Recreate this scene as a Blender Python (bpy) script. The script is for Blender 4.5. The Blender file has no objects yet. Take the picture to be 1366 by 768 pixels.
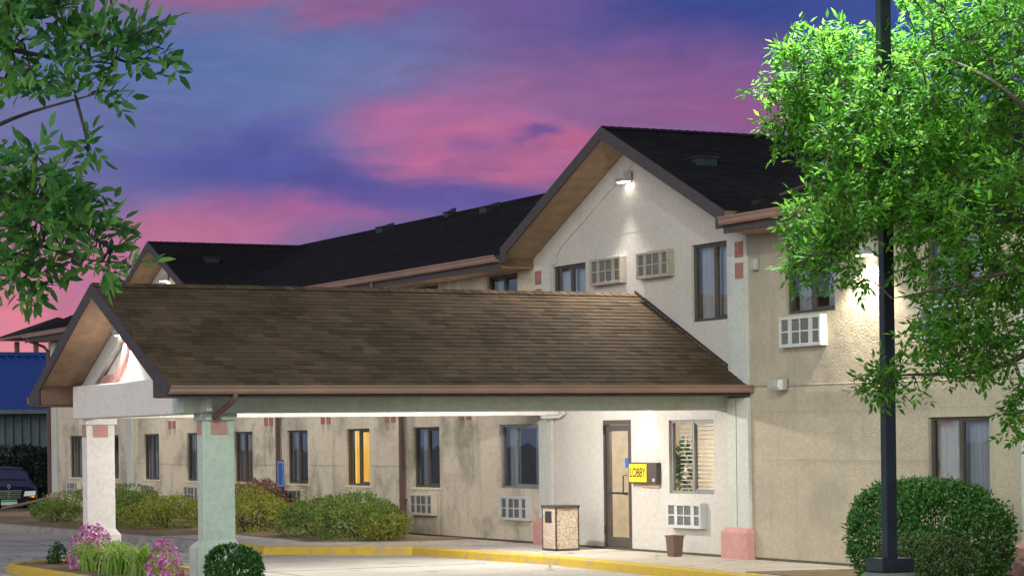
import bpy, math, random
import numpy as np
from mathutils import Vector, Matrix
R = math.radians
random.seed(7); rng = np.random.default_rng(11)
SC = bpy.context.scene
COL = SC.collection

# ------------------------------------------------------------------ camera
F_PX, YAW, ROLL, HOR = 3200.0, R(26.74), 0.01255, 202.6
cy_, sy_ = math.cos(YAW), math.sin(YAW)
CAM = Vector((31.4, -19.9, 1.87))
f0 = Vector((-cy_, sy_, 0)); r0 = Vector((sy_, cy_, 0)); u0 = Vector((0, 0, 1))
cr, sr = math.cos(ROLL), math.sin(ROLL)
rc = r0*cr - u0*sr; uc = r0*sr + u0*cr
cam_d = bpy.data.cameras.new('camera'); cam = bpy.data.objects.new('camera', cam_d); COL.objects.link(cam)
m = Matrix((( rc.x, uc.x, -f0.x, CAM.x), (rc.y, uc.y, -f0.y, CAM.y), (rc.z, uc.z, -f0.z, CAM.z), (0, 0, 0, 1)))
cam.matrix_world = m
cam_d.sensor_fit = 'HORIZONTAL'; cam_d.sensor_width = 36; cam_d.lens = F_PX/1366*36
cam_d.shift_x = -2.54/1366; cam_d.shift_y = HOR/1366
cam_d.clip_end = 3000
SC.camera = cam

# ------------------------------------------------------------------ world: dusk sky with pink and blue cloud bands
W = bpy.data.worlds.new('World'); SC.world = W; W.use_nodes = True
nt = W.node_tree; N = nt.nodes; L = nt.links; N.clear()
def wn(t, **k):
    n = N.new(t)
    for a, b in k.items(): setattr(n, a, b)
    return n
def wmath(op, a, b=None, c=None):
    n = wn('ShaderNodeMath', operation=op)
    for i, v in enumerate((a, b, c)):
        if v is None: continue
        if isinstance(v, (int, float)): n.inputs[i].default_value = v
        else: L.new(v, n.inputs[i])
    return n.outputs[0]
def wdot(a, v):
    n = wn('ShaderNodeVectorMath', operation='DOT_PRODUCT'); L.new(a, n.inputs[0]); n.inputs[1].default_value = v
    return n.outputs['Value']
tc = wn('ShaderNodeTexCoord'); d = tc.outputs['Generated']
mp = wn('ShaderNodeMapping'); mp.inputs['Scale'].default_value = (9, 9, 26); L.new(d, mp.inputs['Vector'])
nz = wn('ShaderNodeTexNoise'); nz.inputs['Scale'].default_value = 1.0; nz.inputs['Detail'].default_value = 6; nz.inputs['Roughness'].default_value = .55
L.new(mp.outputs[0], nz.inputs['Vector'])
nz.inputs['Distortion'].default_value = .6
sepn = wn('ShaderNodeSeparateColor'); L.new(nz.outputs['Color'], sepn.inputs[0])
DEG = 57.29578
az = wmath('MULTIPLY', wmath('ARCTAN2', wdot(d, r0), wdot(d, f0)), DEG)       # degrees right of the far end of the building
el = wmath('MULTIPLY', wmath('ARCSINE', wdot(d, (0, 0, 1))), DEG)             # degrees above the horizon
az2 = wmath('ADD', az, wmath('MULTIPLY', wmath('SUBTRACT', sepn.outputs[0], .5), 6.5))
el2 = wmath('ADD', el, wmath('MULTIPLY', wmath('SUBTRACT', sepn.outputs[1], .5), 3.0))
def s2l(c): return tuple(((v/255+.055)/1.055)**2.4 if v/255 > .04045 else v/255/12.92 for v in c)
def wmix(fac, a, b):
    n = wn('ShaderNodeMix', data_type='RGBA'); L.new(fac, n.inputs[0]) if not isinstance(fac, float) else None
    for i, v in ((6, a), (7, b)):
        if isinstance(v, tuple): n.inputs[i].default_value = (*v, 1)
        else: L.new(v, n.inputs[i])
    return n.outputs[2]
# far sky all round: bluish twilight, lighter towards the horizon
ss = wmath('SMOOTH_MIN', wmath('MULTIPLY', wmath('ABSOLUTE', el), 1/60), 1.0, .1)
col = wmix(ss, s2l((150, 165, 190)), s2l((100, 118, 150)))
sky_t = wn('ShaderNodeTexSky', sky_type='NISHITA'); sky_t.sun_disc = False
sky_t.sun_elevation = R(1.0); sky_t.sun_rotation = R(40); 
# sunset side: (px, py, rgb, half widths in degrees)
front = s2l((112, 98, 158))
near = wmath('SUBTRACT', 1.0, wmath('SMOOTH_MIN', wmath('DIVIDE', wmath('ABSOLUTE', az), 45.0), 1.0, .2))
col = wmix(wmath('SMOOTH_MAX', near, 0.0, .05), col, front)
BL = [ (400, 115, (104, 130, 182), 5.5, 1.7), (200, 70, (96, 118, 176), 3.6, 1.5), (960, 20, (48, 70, 144), 4.2, 1.7), (1250, 60, (50, 80, 160), 5, 2.4),
       (390, 0, (160, 96, 148), 4.4, .5), (640, 10, (120, 92, 160), 3, .9), (330, 205, (88, 96, 170), 4.2, .9), (450, 240, (82, 86, 164), 3.5, .8),
       (900, 110, (128, 82, 152), 4.0, 1.0), (700, 140, (150, 96, 160), 3.4, .9), (960, 165, (150, 84, 148), 2.5, .7), (610, 190, (192, 100, 158), 1.7, .62), (730, 215, (190, 98, 150), 1.8, .5), (540, 160, (176, 100, 164), 1.5, .4),
       (680, 200, (118, 88, 160), .7, .2), (600, 252, (106, 90, 162), 1.8, .45), (250, 312, (188, 104, 156), 2.9, .5), (400, 285, (168, 92, 158), 2.2, .5), (80, 330, (188, 106, 160), 3.5, .9),
       (60, 420, (220, 118, 152), 4, 1.1), (110, 390, (196, 114, 160), 1.1, .35), (40, 470, (226, 130, 160), 4, .7), (560, 268, (100, 92, 166), 2.4, .4)]
for px, py, c, wa, we in BL:
    if c[0] > c[1]*1.5: c = (min(255, c[0]*1.04), min(255, c[1]*1.12), c[2])
    a0, e0 = (px-683)/55.85, (590-py)/55.85
    q = wmath('ADD', wmath('POWER', wmath('ABSOLUTE', wmath('MULTIPLY_ADD', az2, 1/wa, -a0/wa)), 2.0),
              wmath('POWER', wmath('ABSOLUTE', wmath('MULTIPLY_ADD', el2, 1/we, -e0/we)), 2.0))
    g = wmath('POWER', 2.71828, wmath('MULTIPLY', q, -1.0))
    col = wmix(wmath('MULTIPLY', g, .95), col, s2l(c))
mp3 = wn('ShaderNodeMapping'); mp3.inputs['Scale'].default_value = (34, 34, 120); L.new(d, mp3.inputs['Vector'])
nz3 = wn('ShaderNodeTexNoise'); nz3.inputs['Scale'].default_value = 1.0; nz3.inputs['Detail'].default_value = 7; nz3.inputs['Roughness'].default_value = .6; nz3.inputs['Distortion'].default_value = .8; L.new(mp3.outputs[0], nz3.inputs['Vector'])
wisp = wn('ShaderNodeVectorMath', operation='SCALE'); L.new(col, wisp.inputs[0]); L.new(wmath('MULTIPLY_ADD', nz3.outputs['Fac'], .42, .79), wisp.inputs['Scale']); col = wisp.outputs[0]
bg = wn('ShaderNodeBackground'); L.new(col, bg.inputs[0]); bg.inputs[1].default_value = 0.66
bg2 = wn('ShaderNodeBackground'); L.new(sky_t.outputs[0], bg2.inputs[0]); bg2.inputs[1].default_value = 0.004
ad = wn('ShaderNodeAddShader'); L.new(bg.outputs[0], ad.inputs[0]); L.new(bg2.outputs[0], ad.inputs[1])
wo = wn('ShaderNodeOutputWorld'); L.new(ad.outputs[0], wo.inputs[0])

# ------------------------------------------------------------------ last daylight, exposure
sun_d = bpy.data.lights.new('sun', 'SUN'); sun_d.energy = 1.5; sun_d.angle = R(40); sun_d.color = (1.0, .93, .86)
sun = bpy.data.objects.new('sun', sun_d); COL.objects.link(sun); sun.location = (20, -40, 20)
sun.rotation_euler = Vector((-.50, .84, -.22)).to_track_quat('-Z', 'Y').to_euler()
SC.view_settings.view_transform = 'Standard'; SC.view_settings.look = 'None'; SC.view_settings.gamma = 1
SC.view_settings.exposure = 0.44; SC.view_settings.use_curve_mapping = False
SC.render.engine = 'CYCLES'
SC.cycles.use_denoising = True; SC.cycles.max_bounces = 6; SC.cycles.diffuse_bounces = 3; SC.cycles.glossy_bounces = 3
SC.cycles.transparent_max_bounces = 12; SC.cycles.sample_clamp_indirect = 4; SC.cycles.caustics_reflective = False; SC.cycles.caustics_refractive = False

# ------------------------------------------------------------------ helpers
ORG = {}
def thing(name, label, cat, loc=(0, 0, 0), rz=0, group=None):
    o = bpy.data.objects.new(name, None); COL.objects.link(o); o.location = loc; o.rotation_euler = (0, 0, rz)
    o.empty_display_size = .2
    o['label'] = label; o['category'] = cat
    if group: o['group'] = group
    ORG[o] = Vector(loc)
    return o
def tag(o, label, cat, group=None):
    o['label'] = label; o['category'] = cat
    if group: o['group'] = group
    return o
def struct(o): o['kind'] = 'structure'; return o
class MB:
    def __init__(s): s.v = []; s.f = []
    def add(s, vs, fs):
        n = len(s.v); s.v += [tuple(p) for p in vs]; s.f += [tuple(i+n for i in f) for f in fs]; return s
    def box(s, x0, x1, y0, y1, z0, z1):
        return s.add([(x0,y0,z0),(x1,y0,z0),(x1,y1,z0),(x0,y1,z0),(x0,y0,z1),(x1,y0,z1),(x1,y1,z1),(x0,y1,z1)],
                     [(0,3,2,1),(4,5,6,7),(0,1,5,4),(1,2,6,5),(2,3,7,6),(3,0,4,7)])
    def prism(s, poly, ext):
        n = len(poly); e = Vector(ext); p = [Vector(q) for q in poly]
        nn = Vector((0,0,0))
        for i in range(n): nn += p[i].cross(p[(i+1) % n])
        if nn.dot(e) > 0: p = p[::-1]
        return s.add(p + [q+e for q in p], [tuple(range(n)), tuple(range(2*n-1, n-1, -1))] + [(i, i+n, (i+1) % n + n, (i+1) % n) for i in range(n)])
    def poly(s, pts): return s.add(pts, [tuple(range(len(pts)))])
    def tube(s, pts, rad, n=8, cap=True):
        pts = [Vector(p) for p in pts]; k = len(pts); rad = rad if hasattr(rad, '__len__') else [rad]*k
        base = len(s.v); prev = None
        for i, p in enumerate(pts):
            t = (pts[min(i+1, k-1)] - pts[max(i-1, 0)]).normalized()
            a = prev - t*prev.dot(t) if prev is not None else t.orthogonal()
            a = a.normalized(); prev = a; b = t.cross(a)
            for j in range(n):
                q = 2*math.pi*j/n; s.v.append(tuple(p + (a*math.cos(q) + b*math.sin(q))*rad[i]))
        for i in range(k-1):
            for j in range(n):
                s.f.append((base+i*n+j, base+i*n+(j+1) % n, base+(i+1)*n+(j+1) % n, base+(i+1)*n+j))
        if cap: s.f.append(tuple(base+j for j in range(n))[::-1]); s.f.append(tuple(base+(k-1)*n+j for j in range(n)))
        return s
    def lathe(s, c, prof, n=20):
        base = len(s.v); k = len(prof)
        for r_, z in prof:
            for j in range(n):
                q = 2*math.pi*j/n; s.v.append((c[0]+r_*math.cos(q), c[1]+r_*math.sin(q), c[2]+z))
        for i in range(k-1):
            for j in range(n): s.f.append((base+i*n+j, base+i*n+(j+1) % n, base+(i+1)*n+(j+1) % n, base+(i+1)*n+j))
        s.f.append(tuple(base+j for j in range(n))[::-1]); s.f.append(tuple(base+(k-1)*n+j for j in range(n)))
        return s
    def build(s, name, mat, parent=None, bevel=0, smooth=False):
        me = bpy.data.meshes.new(name)
        org = Vector((0, 0, 0)); q = parent
        if parent is not None: org = ORG[parent]
        me.from_pydata([tuple(Vector(p)-org) for p in s.v], [], s.f); me.update()
        o = bpy.data.objects.new(name, me); COL.objects.link(o)
        me.materials.append(mat)
        if parent is not None: o.parent = parent
        ORG[o] = org
        if smooth:
            me.polygons.foreach_set('use_smooth', [True]*len(me.polygons))
        if bevel:
            b = o.modifiers.new('bevel', 'BEVEL'); b.width = bevel; b.segments = 2; b.limit_method = 'ANGLE'; b.angle_limit = R(40)
        return o
def box(*a): return MB().box(*a)

# ------------------------------------------------------------------ materials
def newmat(name):
    mt = bpy.data.materials.new(name); mt.use_nodes = True
    return mt, mt.node_tree, mt.node_tree.nodes['Principled BSDF']
def setp(b, rough=.6, spec=.3, metal=0):
    b.inputs['Roughness'].default_value = rough; b.inputs['Specular IOR Level'].default_value = spec; b.inputs['Metallic'].default_value = metal
def plain(name, c, rough=.6, spec=.3, metal=0, vary=.12, scale=6, bump=0, bscale=80, scl=(1, 1, 1)):
    """one paint or plastic with a little unevenness"""
    mt, t, b = newmat(name); setp(b, rough, spec, metal); n = t.nodes; l = t.links
    tc = n.new('ShaderNodeTexCoord'); mp = n.new('ShaderNodeMapping'); mp.inputs['Scale'].default_value = scl; l.new(tc.outputs['Object'], mp.inputs[0])
    nz = n.new('ShaderNodeTexNoise'); nz.inputs['Scale'].default_value = scale; nz.inputs['Detail'].default_value = 6; l.new(mp.outputs[0], nz.inputs['Vector'])
    cr_ = n.new('ShaderNodeValToRGB'); cr_.color_ramp.elements[0].position = .3; cr_.color_ramp.elements[1].position = .7
    cr_.color_ramp.elements[0].color = (*[v*(1-vary) for v in c], 1); cr_.color_ramp.elements[1].color = (*[min(1, v*(1+vary)) for v in c], 1)
    l.new(nz.outputs['Fac'], cr_.inputs[0]); l.new(cr_.outputs[0], b.inputs['Base Color'])
    if bump:
        n2 = n.new('ShaderNodeTexNoise'); n2.inputs['Scale'].default_value = bscale; n2.inputs['Detail'].default_value = 4; l.new(tc.outputs['Object'], n2.inputs['Vector'])
        bp = n.new('ShaderNodeBump'); bp.inputs['Strength'].default_value = bump; bp.inputs['Distance'].default_value = .02
        l.new(n2.outputs['Fac'], bp.inputs['Height']); l.new(bp.outputs[0], b.inputs['Normal'])
    return mt
def stucco(name, c, dirt=(.22, .2, .17), amount=.35, streak=.3, bump=.45, bscale=38, big=.6):
    mt, t, b = newmat(name); setp(b, .9, .1); n = t.nodes; l = t.links
    tc = n.new('ShaderNodeTexCoord')
    def noise(scale, scl=(1, 1, 1), det=5, ro=.55):
        mp = n.new('ShaderNodeMapping'); mp.inputs['Scale'].default_value = scl; l.new(tc.outputs['Object'], mp.inputs[0])
        z = n.new('ShaderNodeTexNoise'); z.inputs['Scale'].default_value = scale; z.inputs['Detail'].default_value = det; z.inputs['Roughness'].default_value = ro
        l.new(mp.outputs[0], z.inputs['Vector']); return z.outputs['Fac']
    def ramp(x, a, b_):
        r_ = n.new('ShaderNodeMapRange'); r_.interpolation_type = 'SMOOTHSTEP'; r_.inputs['From Min'].default_value = a; r_.inputs['From Max'].default_value = b_; l.new(x, r_.inputs[0]); return r_.outputs[0]
    def mul(a, v):
        k = n.new('ShaderNodeMath'); k.operation = 'MULTIPLY'; l.new(a, k.inputs[0])
        if isinstance(v, (int, float)): k.inputs[1].default_value = v
        else: l.new(v, k.inputs[1])
        return k.outputs[0]
    def mix(f, a, b_):
        k = n.new('ShaderNodeMix'); k.data_type = 'RGBA'; l.new(f, k.inputs[0])
        for i, v in ((6, a), (7, b_)):
            if isinstance(v, tuple): k.inputs[i].default_value = (*v, 1)
            else: l.new(v, k.inputs[i])
        return k.outputs[2]
    c1 = mix(ramp(noise(14), .35, .7), c, tuple(v*.88 for v in c))
    c2 = mix(mul(ramp(noise(big, det=8, ro=.68), .45, .66), amount), c1, dirt)
    c3 = mix(mul(mul(ramp(noise(1.1, (2.6, 2.6, .22), 6), .5, .74), ramp(noise(.9), .4, .6)), streak), c2, dirt)
    l.new(c3, b.inputs['Base Color'])
    bp = n.new('ShaderNodeBump'); bp.inputs['Strength'].default_value = bump; bp.inputs['Distance'].default_value = .03
    vo = noise(bscale, det=3); wv = noise(3.0, det=2)
    ad = n.new('ShaderNodeMath'); ad.operation = 'MULTIPLY_ADD'; l.new(wv, ad.inputs[0]); ad.inputs[1].default_value = 1.6; l.new(vo, ad.inputs[2])
    l.new(ad.outputs[0], bp.inputs['Height']); l.new(bp.outputs[0], b.inputs['Normal'])
    return mt
def emit(name, c, s):
    mt, t, b = newmat(name); b.inputs['Base Color'].default_value = (*c, 1); b.inputs['Emission Color'].default_value = (*c, 1); b.inputs['Emission Strength'].default_value = s
    return mt
def shingle_mat(name, stops):
    mt, t, b = newmat(name); setp(b, .92, .12); n = t.nodes; l = t.links
    g = n.new('ShaderNodeNewGeometry'); cr_ = n.new('ShaderNodeValToRGB'); el_ = cr_.color_ramp
    while len(el_.elements) < len(stops): el_.elements.new(.5)
    for i, (p, c) in enumerate(stops): el_.elements[i].position = p; el_.elements[i].color = (*c, 1)
    l.new(g.outputs['Random Per Island'], cr_.inputs[0])
    tc = n.new('ShaderNodeTexCoord'); nz = n.new('ShaderNodeTexNoise'); nz.inputs['Scale'].default_value = .9; nz.inputs['Detail'].default_value = 5; l.new(tc.outputs['Object'], nz.inputs['Vector'])
    n2 = n.new('ShaderNodeTexNoise'); n2.inputs['Scale'].default_value = 120; n2.inputs['Detail'].default_value = 2; l.new(tc.outputs['Object'], n2.inputs['Vector'])
    k = n.new('ShaderNodeMath'); k.operation = 'MULTIPLY_ADD'; l.new(nz.outputs['Fac'], k.inputs[0]); k.inputs[1].default_value = .9; k.inputs[2].default_value = .3
    k2 = n.new('ShaderNodeMath'); k2.operation = 'MULTIPLY_ADD'; l.new(n2.outputs['Fac'], k2.inputs[0]); k2.inputs[1].default_value = .7; k2.inputs[2].default_value = .65
    k3 = n.new('ShaderNodeMath'); k3.operation = 'MULTIPLY'; l.new(k.outputs[0], k3.inputs[0]); l.new(k2.outputs[0], k3.inputs[1])
    mx = n.new('ShaderNodeVectorMath'); mx.operation = 'SCALE'; l.new(cr_.outputs[0], mx.inputs[0]); l.new(k3.outputs[0], mx.inputs['Scale'])
    l.new(mx.outputs[0], b.inputs['Base Color'])
    bp = n.new('ShaderNodeBump'); bp.inputs['Strength'].default_value = .25; bp.inputs['Distance'].default_value = .01; l.new(n2.outputs['Fac'], bp.inputs['Height']); l.new(bp.outputs[0], b.inputs['Normal'])
    return mt
def leaf_mat(name, stops, rough=.45, trans=.35, spec=.35):
    mt, t, b = newmat(name); setp(b, rough, spec); n = t.nodes; l = t.links
    g = n.new('ShaderNodeNewGeometry'); cr_ = n.new('ShaderNodeValToRGB'); el_ = cr_.color_ramp
    while len(el_.elements) < len(stops): el_.elements.new(.5)
    for i, (p, c) in enumerate(stops): el_.elements[i].position = p; el_.elements[i].color = (*c, 1)
    l.new(g.outputs['Random Per Island'], cr_.inputs[0]); l.new(cr_.outputs[0], b.inputs['Base Color'])
    tr = n.new('ShaderNodeBsdfTranslucent'); hs = n.new('ShaderNodeHueSaturation'); hs.inputs['Value'].default_value = 1.5; hs.inputs['Hue'].default_value = .48
    l.new(cr_.outputs[0], hs.inputs['Color']); l.new(hs.outputs[0], tr.inputs[0])
    ms = n.new('ShaderNodeMixShader'); ms.inputs[0].default_value = trans; l.new(b.outputs[0], ms.inputs[1]); l.new(tr.outputs[0], ms.inputs[2])
    l.new(ms.outputs[0], n['Material Output'].inputs[0])
    return mt
def glass_mat(name, tint, refl=.22):
    mt, t, b = newmat(name); n = t.nodes; l = t.links
    tr = n.new('ShaderNodeBsdfTransparent'); tr.inputs[0].default_value = (*tint, 1)
    gl = n.new('ShaderNodeBsdfGlossy'); gl.inputs['Roughness'].default_value = .02; gl.inputs[0].default_value = (.92, .96, 1, 1)
    fr = n.new('ShaderNodeFresnel'); fr.inputs[0].default_value = 1.52
    k = n.new('ShaderNodeMath'); k.operation = 'MULTIPLY_ADD'; l.new(fr.outputs[0], k.inputs[0]); k.inputs[1].default_value = 1.3; k.inputs[2].default_value = refl; k.use_clamp = True
    tc = n.new('ShaderNodeTexCoord'); nz = n.new('ShaderNodeTexNoise'); nz.inputs['Scale'].default_value = 1.4; l.new(tc.outputs['Object'], nz.inputs['Vector'])
    bp = n.new('ShaderNodeBump'); bp.inputs['Strength'].default_value = .04; bp.inputs['Distance'].default_value = .05; l.new(nz.outputs['Fac'], bp.inputs['Height']); l.new(bp.outputs[0], gl.inputs['Normal'])
    ms = n.new('ShaderNodeMixShader'); l.new(k.outputs[0], ms.inputs[0]); l.new(tr.outputs[0], ms.inputs[1]); l.new(gl.outputs[0], ms.inputs[2])
    l.new(ms.outputs[0], n['Material Output'].inputs[0])
    return mt

M = {}
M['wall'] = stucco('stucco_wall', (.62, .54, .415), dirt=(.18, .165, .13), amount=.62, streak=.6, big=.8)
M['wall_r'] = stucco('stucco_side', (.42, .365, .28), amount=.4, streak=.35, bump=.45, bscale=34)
M['gable'] = stucco('stucco_gable', (.51, .48, .44), amount=.12, streak=.12, bump=.2)
M['white'] = stucco('stucco_white', (.74, .71, .67), amount=.12, streak=.15, bump=.15)
M['pil'] = stucco('stucco_pilaster', (.52, .53, .49), amount=.15, streak=.2, bump=.15)
M['pink'] = stucco('stucco_pink', (.50, .27, .25), dirt=(.35, .2, .18), amount=.3, streak=.2, bump=.2)
M['tile'] = plain('accent_red', (.30, .135, .11), .8, .2, vary=.2)
M['beam'] = stucco('stucco_green_cast', (.49, .56, .50), amount=.25, streak=.3, bump=.12)  # near beam and column: pole lamp's green cast put into the stucco colour
M['trim'] = plain('brown_fascia', (.062, .05, .05), .6, .35, vary=.2, scale=6, scl=(1, 1, 4))
M['gutter'] = plain('brown_gutter', (.26, .155, .12), .45, .4, vary=.12, scale=2)
M['down'] = plain('brown_downspout', (.13, .075, .065), .5, .4)
M['soffit'] = plain('tan_soffit', (.42, .29, .2), .8, .2, vary=.15, scale=5, bump=.1)
M['boxend'] = plain('brown_board', (.20, .125, .09), .7, .25, vary=.25, scale=4)
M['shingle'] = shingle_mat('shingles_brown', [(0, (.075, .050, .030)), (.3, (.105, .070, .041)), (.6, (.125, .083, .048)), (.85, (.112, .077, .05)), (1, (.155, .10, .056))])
M['shingle_unlit'] = shingle_mat('shingles_unlit', [(0, (.011, .0105, .011)), (.4, (.016, .0145, .014)), (1, (.021, .018, .016))])  # same shingles as the canopy, with the unlit roof's darkness in the colour
M['deck'] = plain('roof_deck', (.03, .024, .02), .9, .1)
M['bronze'] = plain('bronze_frame', (.07, .058, .05), .45, .45)
M['silver'] = plain('grey_frame', (.22, .22, .22), .4, .5)
M['vent'] = plain('vent_metal', (.025, .033, .037), .5, .4); M['sill'] = plain('cream_sill', (.55, .48, .34), .8, .2)
M['glass'] = glass_mat('window_glass', (.85, .9, .92), .10)
M['glass_d'] = glass_mat('door_glass', (.95, .96, .95), .03)
M['curtain'] = plain('pale_curtain', (.55, .58, .62), .9, .1, vary=.25, scale=3, scl=(8, 8, .3))
M['curtain_b'] = plain('blue_curtain', (.36, .40, .46), .9, .1, vary=.3, scale=3, scl=(8, 8, .3))
M['curtain_br'] = plain('brown_curtain', (.30, .17, .08), .9, .1, vary=.3, scale=3, scl=(8, 8, .3))
M['ac'] = plain('cream_plastic', (.47, .44, .38), .55, .35, vary=.08)
M['acw'] = plain('white_plastic', (.48, .49, .49), .5, .35, vary=.06)
M['acb'] = plain('beige_plastic', (.33, .29, .24), .6, .3); M['acg'] = plain('grey_mesh', (.16, .16, .155), .7, .3, vary=.25, scale=30)
M['iron'] = plain('dark_metal', (.03, .03, .032), .45, .45)
M['concrete'] = stucco('sidewalk_concrete', (.50, .45, .39), dirt=(.26, .23, .2), amount=.4, streak=0, bump=.12, bscale=60, big=1.2)
M['kerb'] = stucco('kerb_concrete', (.30, .27, .24), dirt=(.12, .1, .09), amount=.5, streak=.2, bump=.25, big=1.5)
M['soil'] = stucco('bed_gravel', (.24, .18, .12), dirt=(.1, .08, .05), amount=.7, streak=0, bump=.9, bscale=25, big=3)

def yellow():
    mt, t, b = newmat('kerb_yellow'); setp(b, .75, .2); n = t.nodes; l = t.links
    tc = n.new('ShaderNodeTexCoord'); nz = n.new('ShaderNodeTexNoise'); nz.inputs['Scale'].default_value = 4.5; nz.inputs['Detail'].default_value = 9; nz.inputs['Roughness'].default_value = .7; l.new(tc.outputs['Object'], nz.inputs['Vector'])
    cr_ = n.new('ShaderNodeValToRGB'); e = cr_.color_ramp
    e.elements[0].position = .48; e.elements[0].color = (.50, .35, .05, 1); e.elements[1].position = .64; e.elements[1].color = (.34, .28, .19, 1)
    k = e.elements.new(.56); k.color = (.46, .31, .06, 1)
    l.new(nz.outputs['Fac'], cr_.inputs[0]); l.new(cr_.outputs[0], b.inputs['Base Color'])
    bp = n.new('ShaderNodeBump'); bp.inputs['Strength'].default_value = .3; bp.inputs['Distance'].default_value = .01; l.new(nz.outputs['Fac'], bp.inputs['Height']); l.new(bp.outputs[0], b.inputs['Normal'])
    return mt
M['yellow'] = yellow()
def cracks(mt, sc=.45, w=.006):
    t = mt.node_tree; n = t.nodes; l = t.links; b = n['Principled BSDF']; src = b.inputs['Base Color'].links[0].from_socket
    tc = n.new('ShaderNodeTexCoord'); nz = n.new('ShaderNodeTexNoise'); nz.inputs['Scale'].default_value = 1.5; nz.inputs['Detail'].default_value = 6; l.new(tc.outputs['Object'], nz.inputs['Vector'])
    va = n.new('ShaderNodeVectorMath'); va.operation = 'MULTIPLY_ADD'; l.new(nz.outputs['Color'], va.inputs[0]); va.inputs[1].default_value = (.7, .7, .7); l.new(tc.outputs['Object'], va.inputs[2])
    vo = n.new('ShaderNodeTexVoronoi'); vo.feature = 'DISTANCE_TO_EDGE'; vo.inputs['Scale'].default_value = sc; l.new(va.outputs[0], vo.inputs['Vector'])
    mr = n.new('ShaderNodeMapRange'); mr.inputs['From Min'].default_value = w; mr.inputs['From Max'].default_value = w*.3; l.new(vo.outputs['Distance'], mr.inputs[0])
    mx = n.new('ShaderNodeMix'); mx.data_type = 'RGBA'; l.new(mr.outputs[0], mx.inputs[0]); l.new(src, mx.inputs[6]); mx.inputs[7].default_value = (.1, .09, .08, 1); l.new(mx.outputs[2], b.inputs['Base Color'])
M['driveway'] = stucco('driveway_concrete', (.44, .41, .37), dirt=(.25, .23, .205), amount=.4, streak=0, bump=.1, bscale=50, big=.5)


# ------------------------------------------------------------------ ground
def spots(mt):
    t = mt.node_tree; n = t.nodes; l = t.links; b = n['Principled BSDF']; src = b.inputs['Base Color'].links[0].from_socket
    tc = n.new('ShaderNodeTexCoord'); nz = n.new('ShaderNodeTexNoise'); nz.inputs['Scale'].default_value = 1.3; nz.inputs['Detail'].default_value = 8; nz.inputs['Roughness'].default_value = .6; l.new(tc.outputs['Object'], nz.inputs['Vector'])
    mr = n.new('ShaderNodeMapRange'); mr.interpolation_type = 'SMOOTHSTEP'; mr.inputs['From Min'].default_value = .60; mr.inputs['From Max'].default_value = .72; mr.inputs['To Max'].default_value = .55; l.new(nz.outputs['Fac'], mr.inputs[0])
    mx = n.new('ShaderNodeMix'); mx.data_type = 'RGBA'; l.new(mr.outputs[0], mx.inputs[0]); l.new(src, mx.inputs[6]); mx.inputs[7].default_value = (.12, .11, .1, 1); l.new(mx.outputs[2], b.inputs['Base Color'])
spots(M['driveway']); cracks(M['driveway'], .22, .004); cracks(M['concrete'], .5, .006)
struct(MB().poly([(-600, -600, -.15), (300, -600, -.15), (300, 600, -.15), (-600, 600, -.15)]).build('ground', M['driveway']))
KP = [(-60, -5.0), (-26.8, -4.72), (-14.6, -4.3), (-9.55, -4.27), (-7.65, -2.18), (-2.65, -1.80), (2.4, -2.1), (12, -2.75), (30, -3.2)]
struct(MB().prism([(-16, -4.24, -.16), (-9.58, -4.2, -.16), (-7.68, -2.11, -.16), (-2.65, -1.73, -.16), (2.4, -2.03, -.16), (12, -2.68, -.16), (30, -3.1, -.16), (30, .05, -.16), (-16, .05, -.16)], (0, 0, .15)).build('sidewalk', M['concrete']))
struct(MB().prism([(-60, -4.93, -.14), (-26.8, -4.65, -.14), (-16.02, -4.28, -.14), (-16.02, .05, -.14), (-38.8, .05, -.14), (-60, .05, -.14)], (0, 0, .12)).build('planting_bed', M['soil']))
struct(MB().prism([(-16.5, -2.75, -.1), (-11, -2.9, -.1), (-9.9, -1.9, -.1), (-9.9, -.04, -.1), (-16.5, -.04, -.1)], (0, 0, .104)).build('shrub_bed', M['soil']))
struct(MB().prism([(3.0, -2.0, -.1), (12, -2.55, -.1), (12, -.04, -.1), (3.6, -.04, -.1)], (0, 0, .104)).build('hedge_bed', M['soil']))
def kerb_run(pts, w=.15, z0=-.2, z1=0.0):
    mb = MB(); P = [Vector((p[0], p[1], 0)) for p in pts]; n = len(P); ring = []
    for i in range(n):
        t = (P[min(i+1, n-1)]-P[max(i-1, 0)]).normalized(); nn = Vector((t.y, -t.x, 0))
        ring += [[(P[i]).to_tuple(), (P[i]+nn*w).to_tuple(), nn]]
    vs = []
    for a, b, nn in ring:
        vs += [(a[0], a[1], z0), (a[0], a[1], z1), (b[0]-nn.x*.03, b[1]-nn.y*.03, z1), (b[0], b[1], z1-.03), (b[0]+nn.x*.02, b[1]+nn.y*.02, z0)]
    fs = []
    for i in range(n-1):
        for j in range(4): fs.append((i*5+j, i*5+j+1, (i+1)*5+j+1, (i+1)*5+j))
    fs += [(0, 1, 2, 3, 4), tuple((n-1)*5+k for k in (4, 3, 2, 1, 0))]
    return mb.add(vs, fs)
kb = kerb_run(KP[:3]+[(-12.2, -4.28)]).build('kerb', M['kerb']); struct(kb)
def dense(pts, step=.5):
    out = []
    for a, b in zip(pts[:-1], pts[1:]):
        k = max(1, int(math.dist(a, b)/step))
        for i in range(k): out.append((a[0]+(b[0]-a[0])*i/k, a[1]+(b[1]-a[1])*i/k))
    return out+[pts[-1]]
struct(kerb_run(dense([(-12.2, -4.282)]+KP[3:])).build('yellow_kerb', M['yellow']))
jt = MB()
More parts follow.
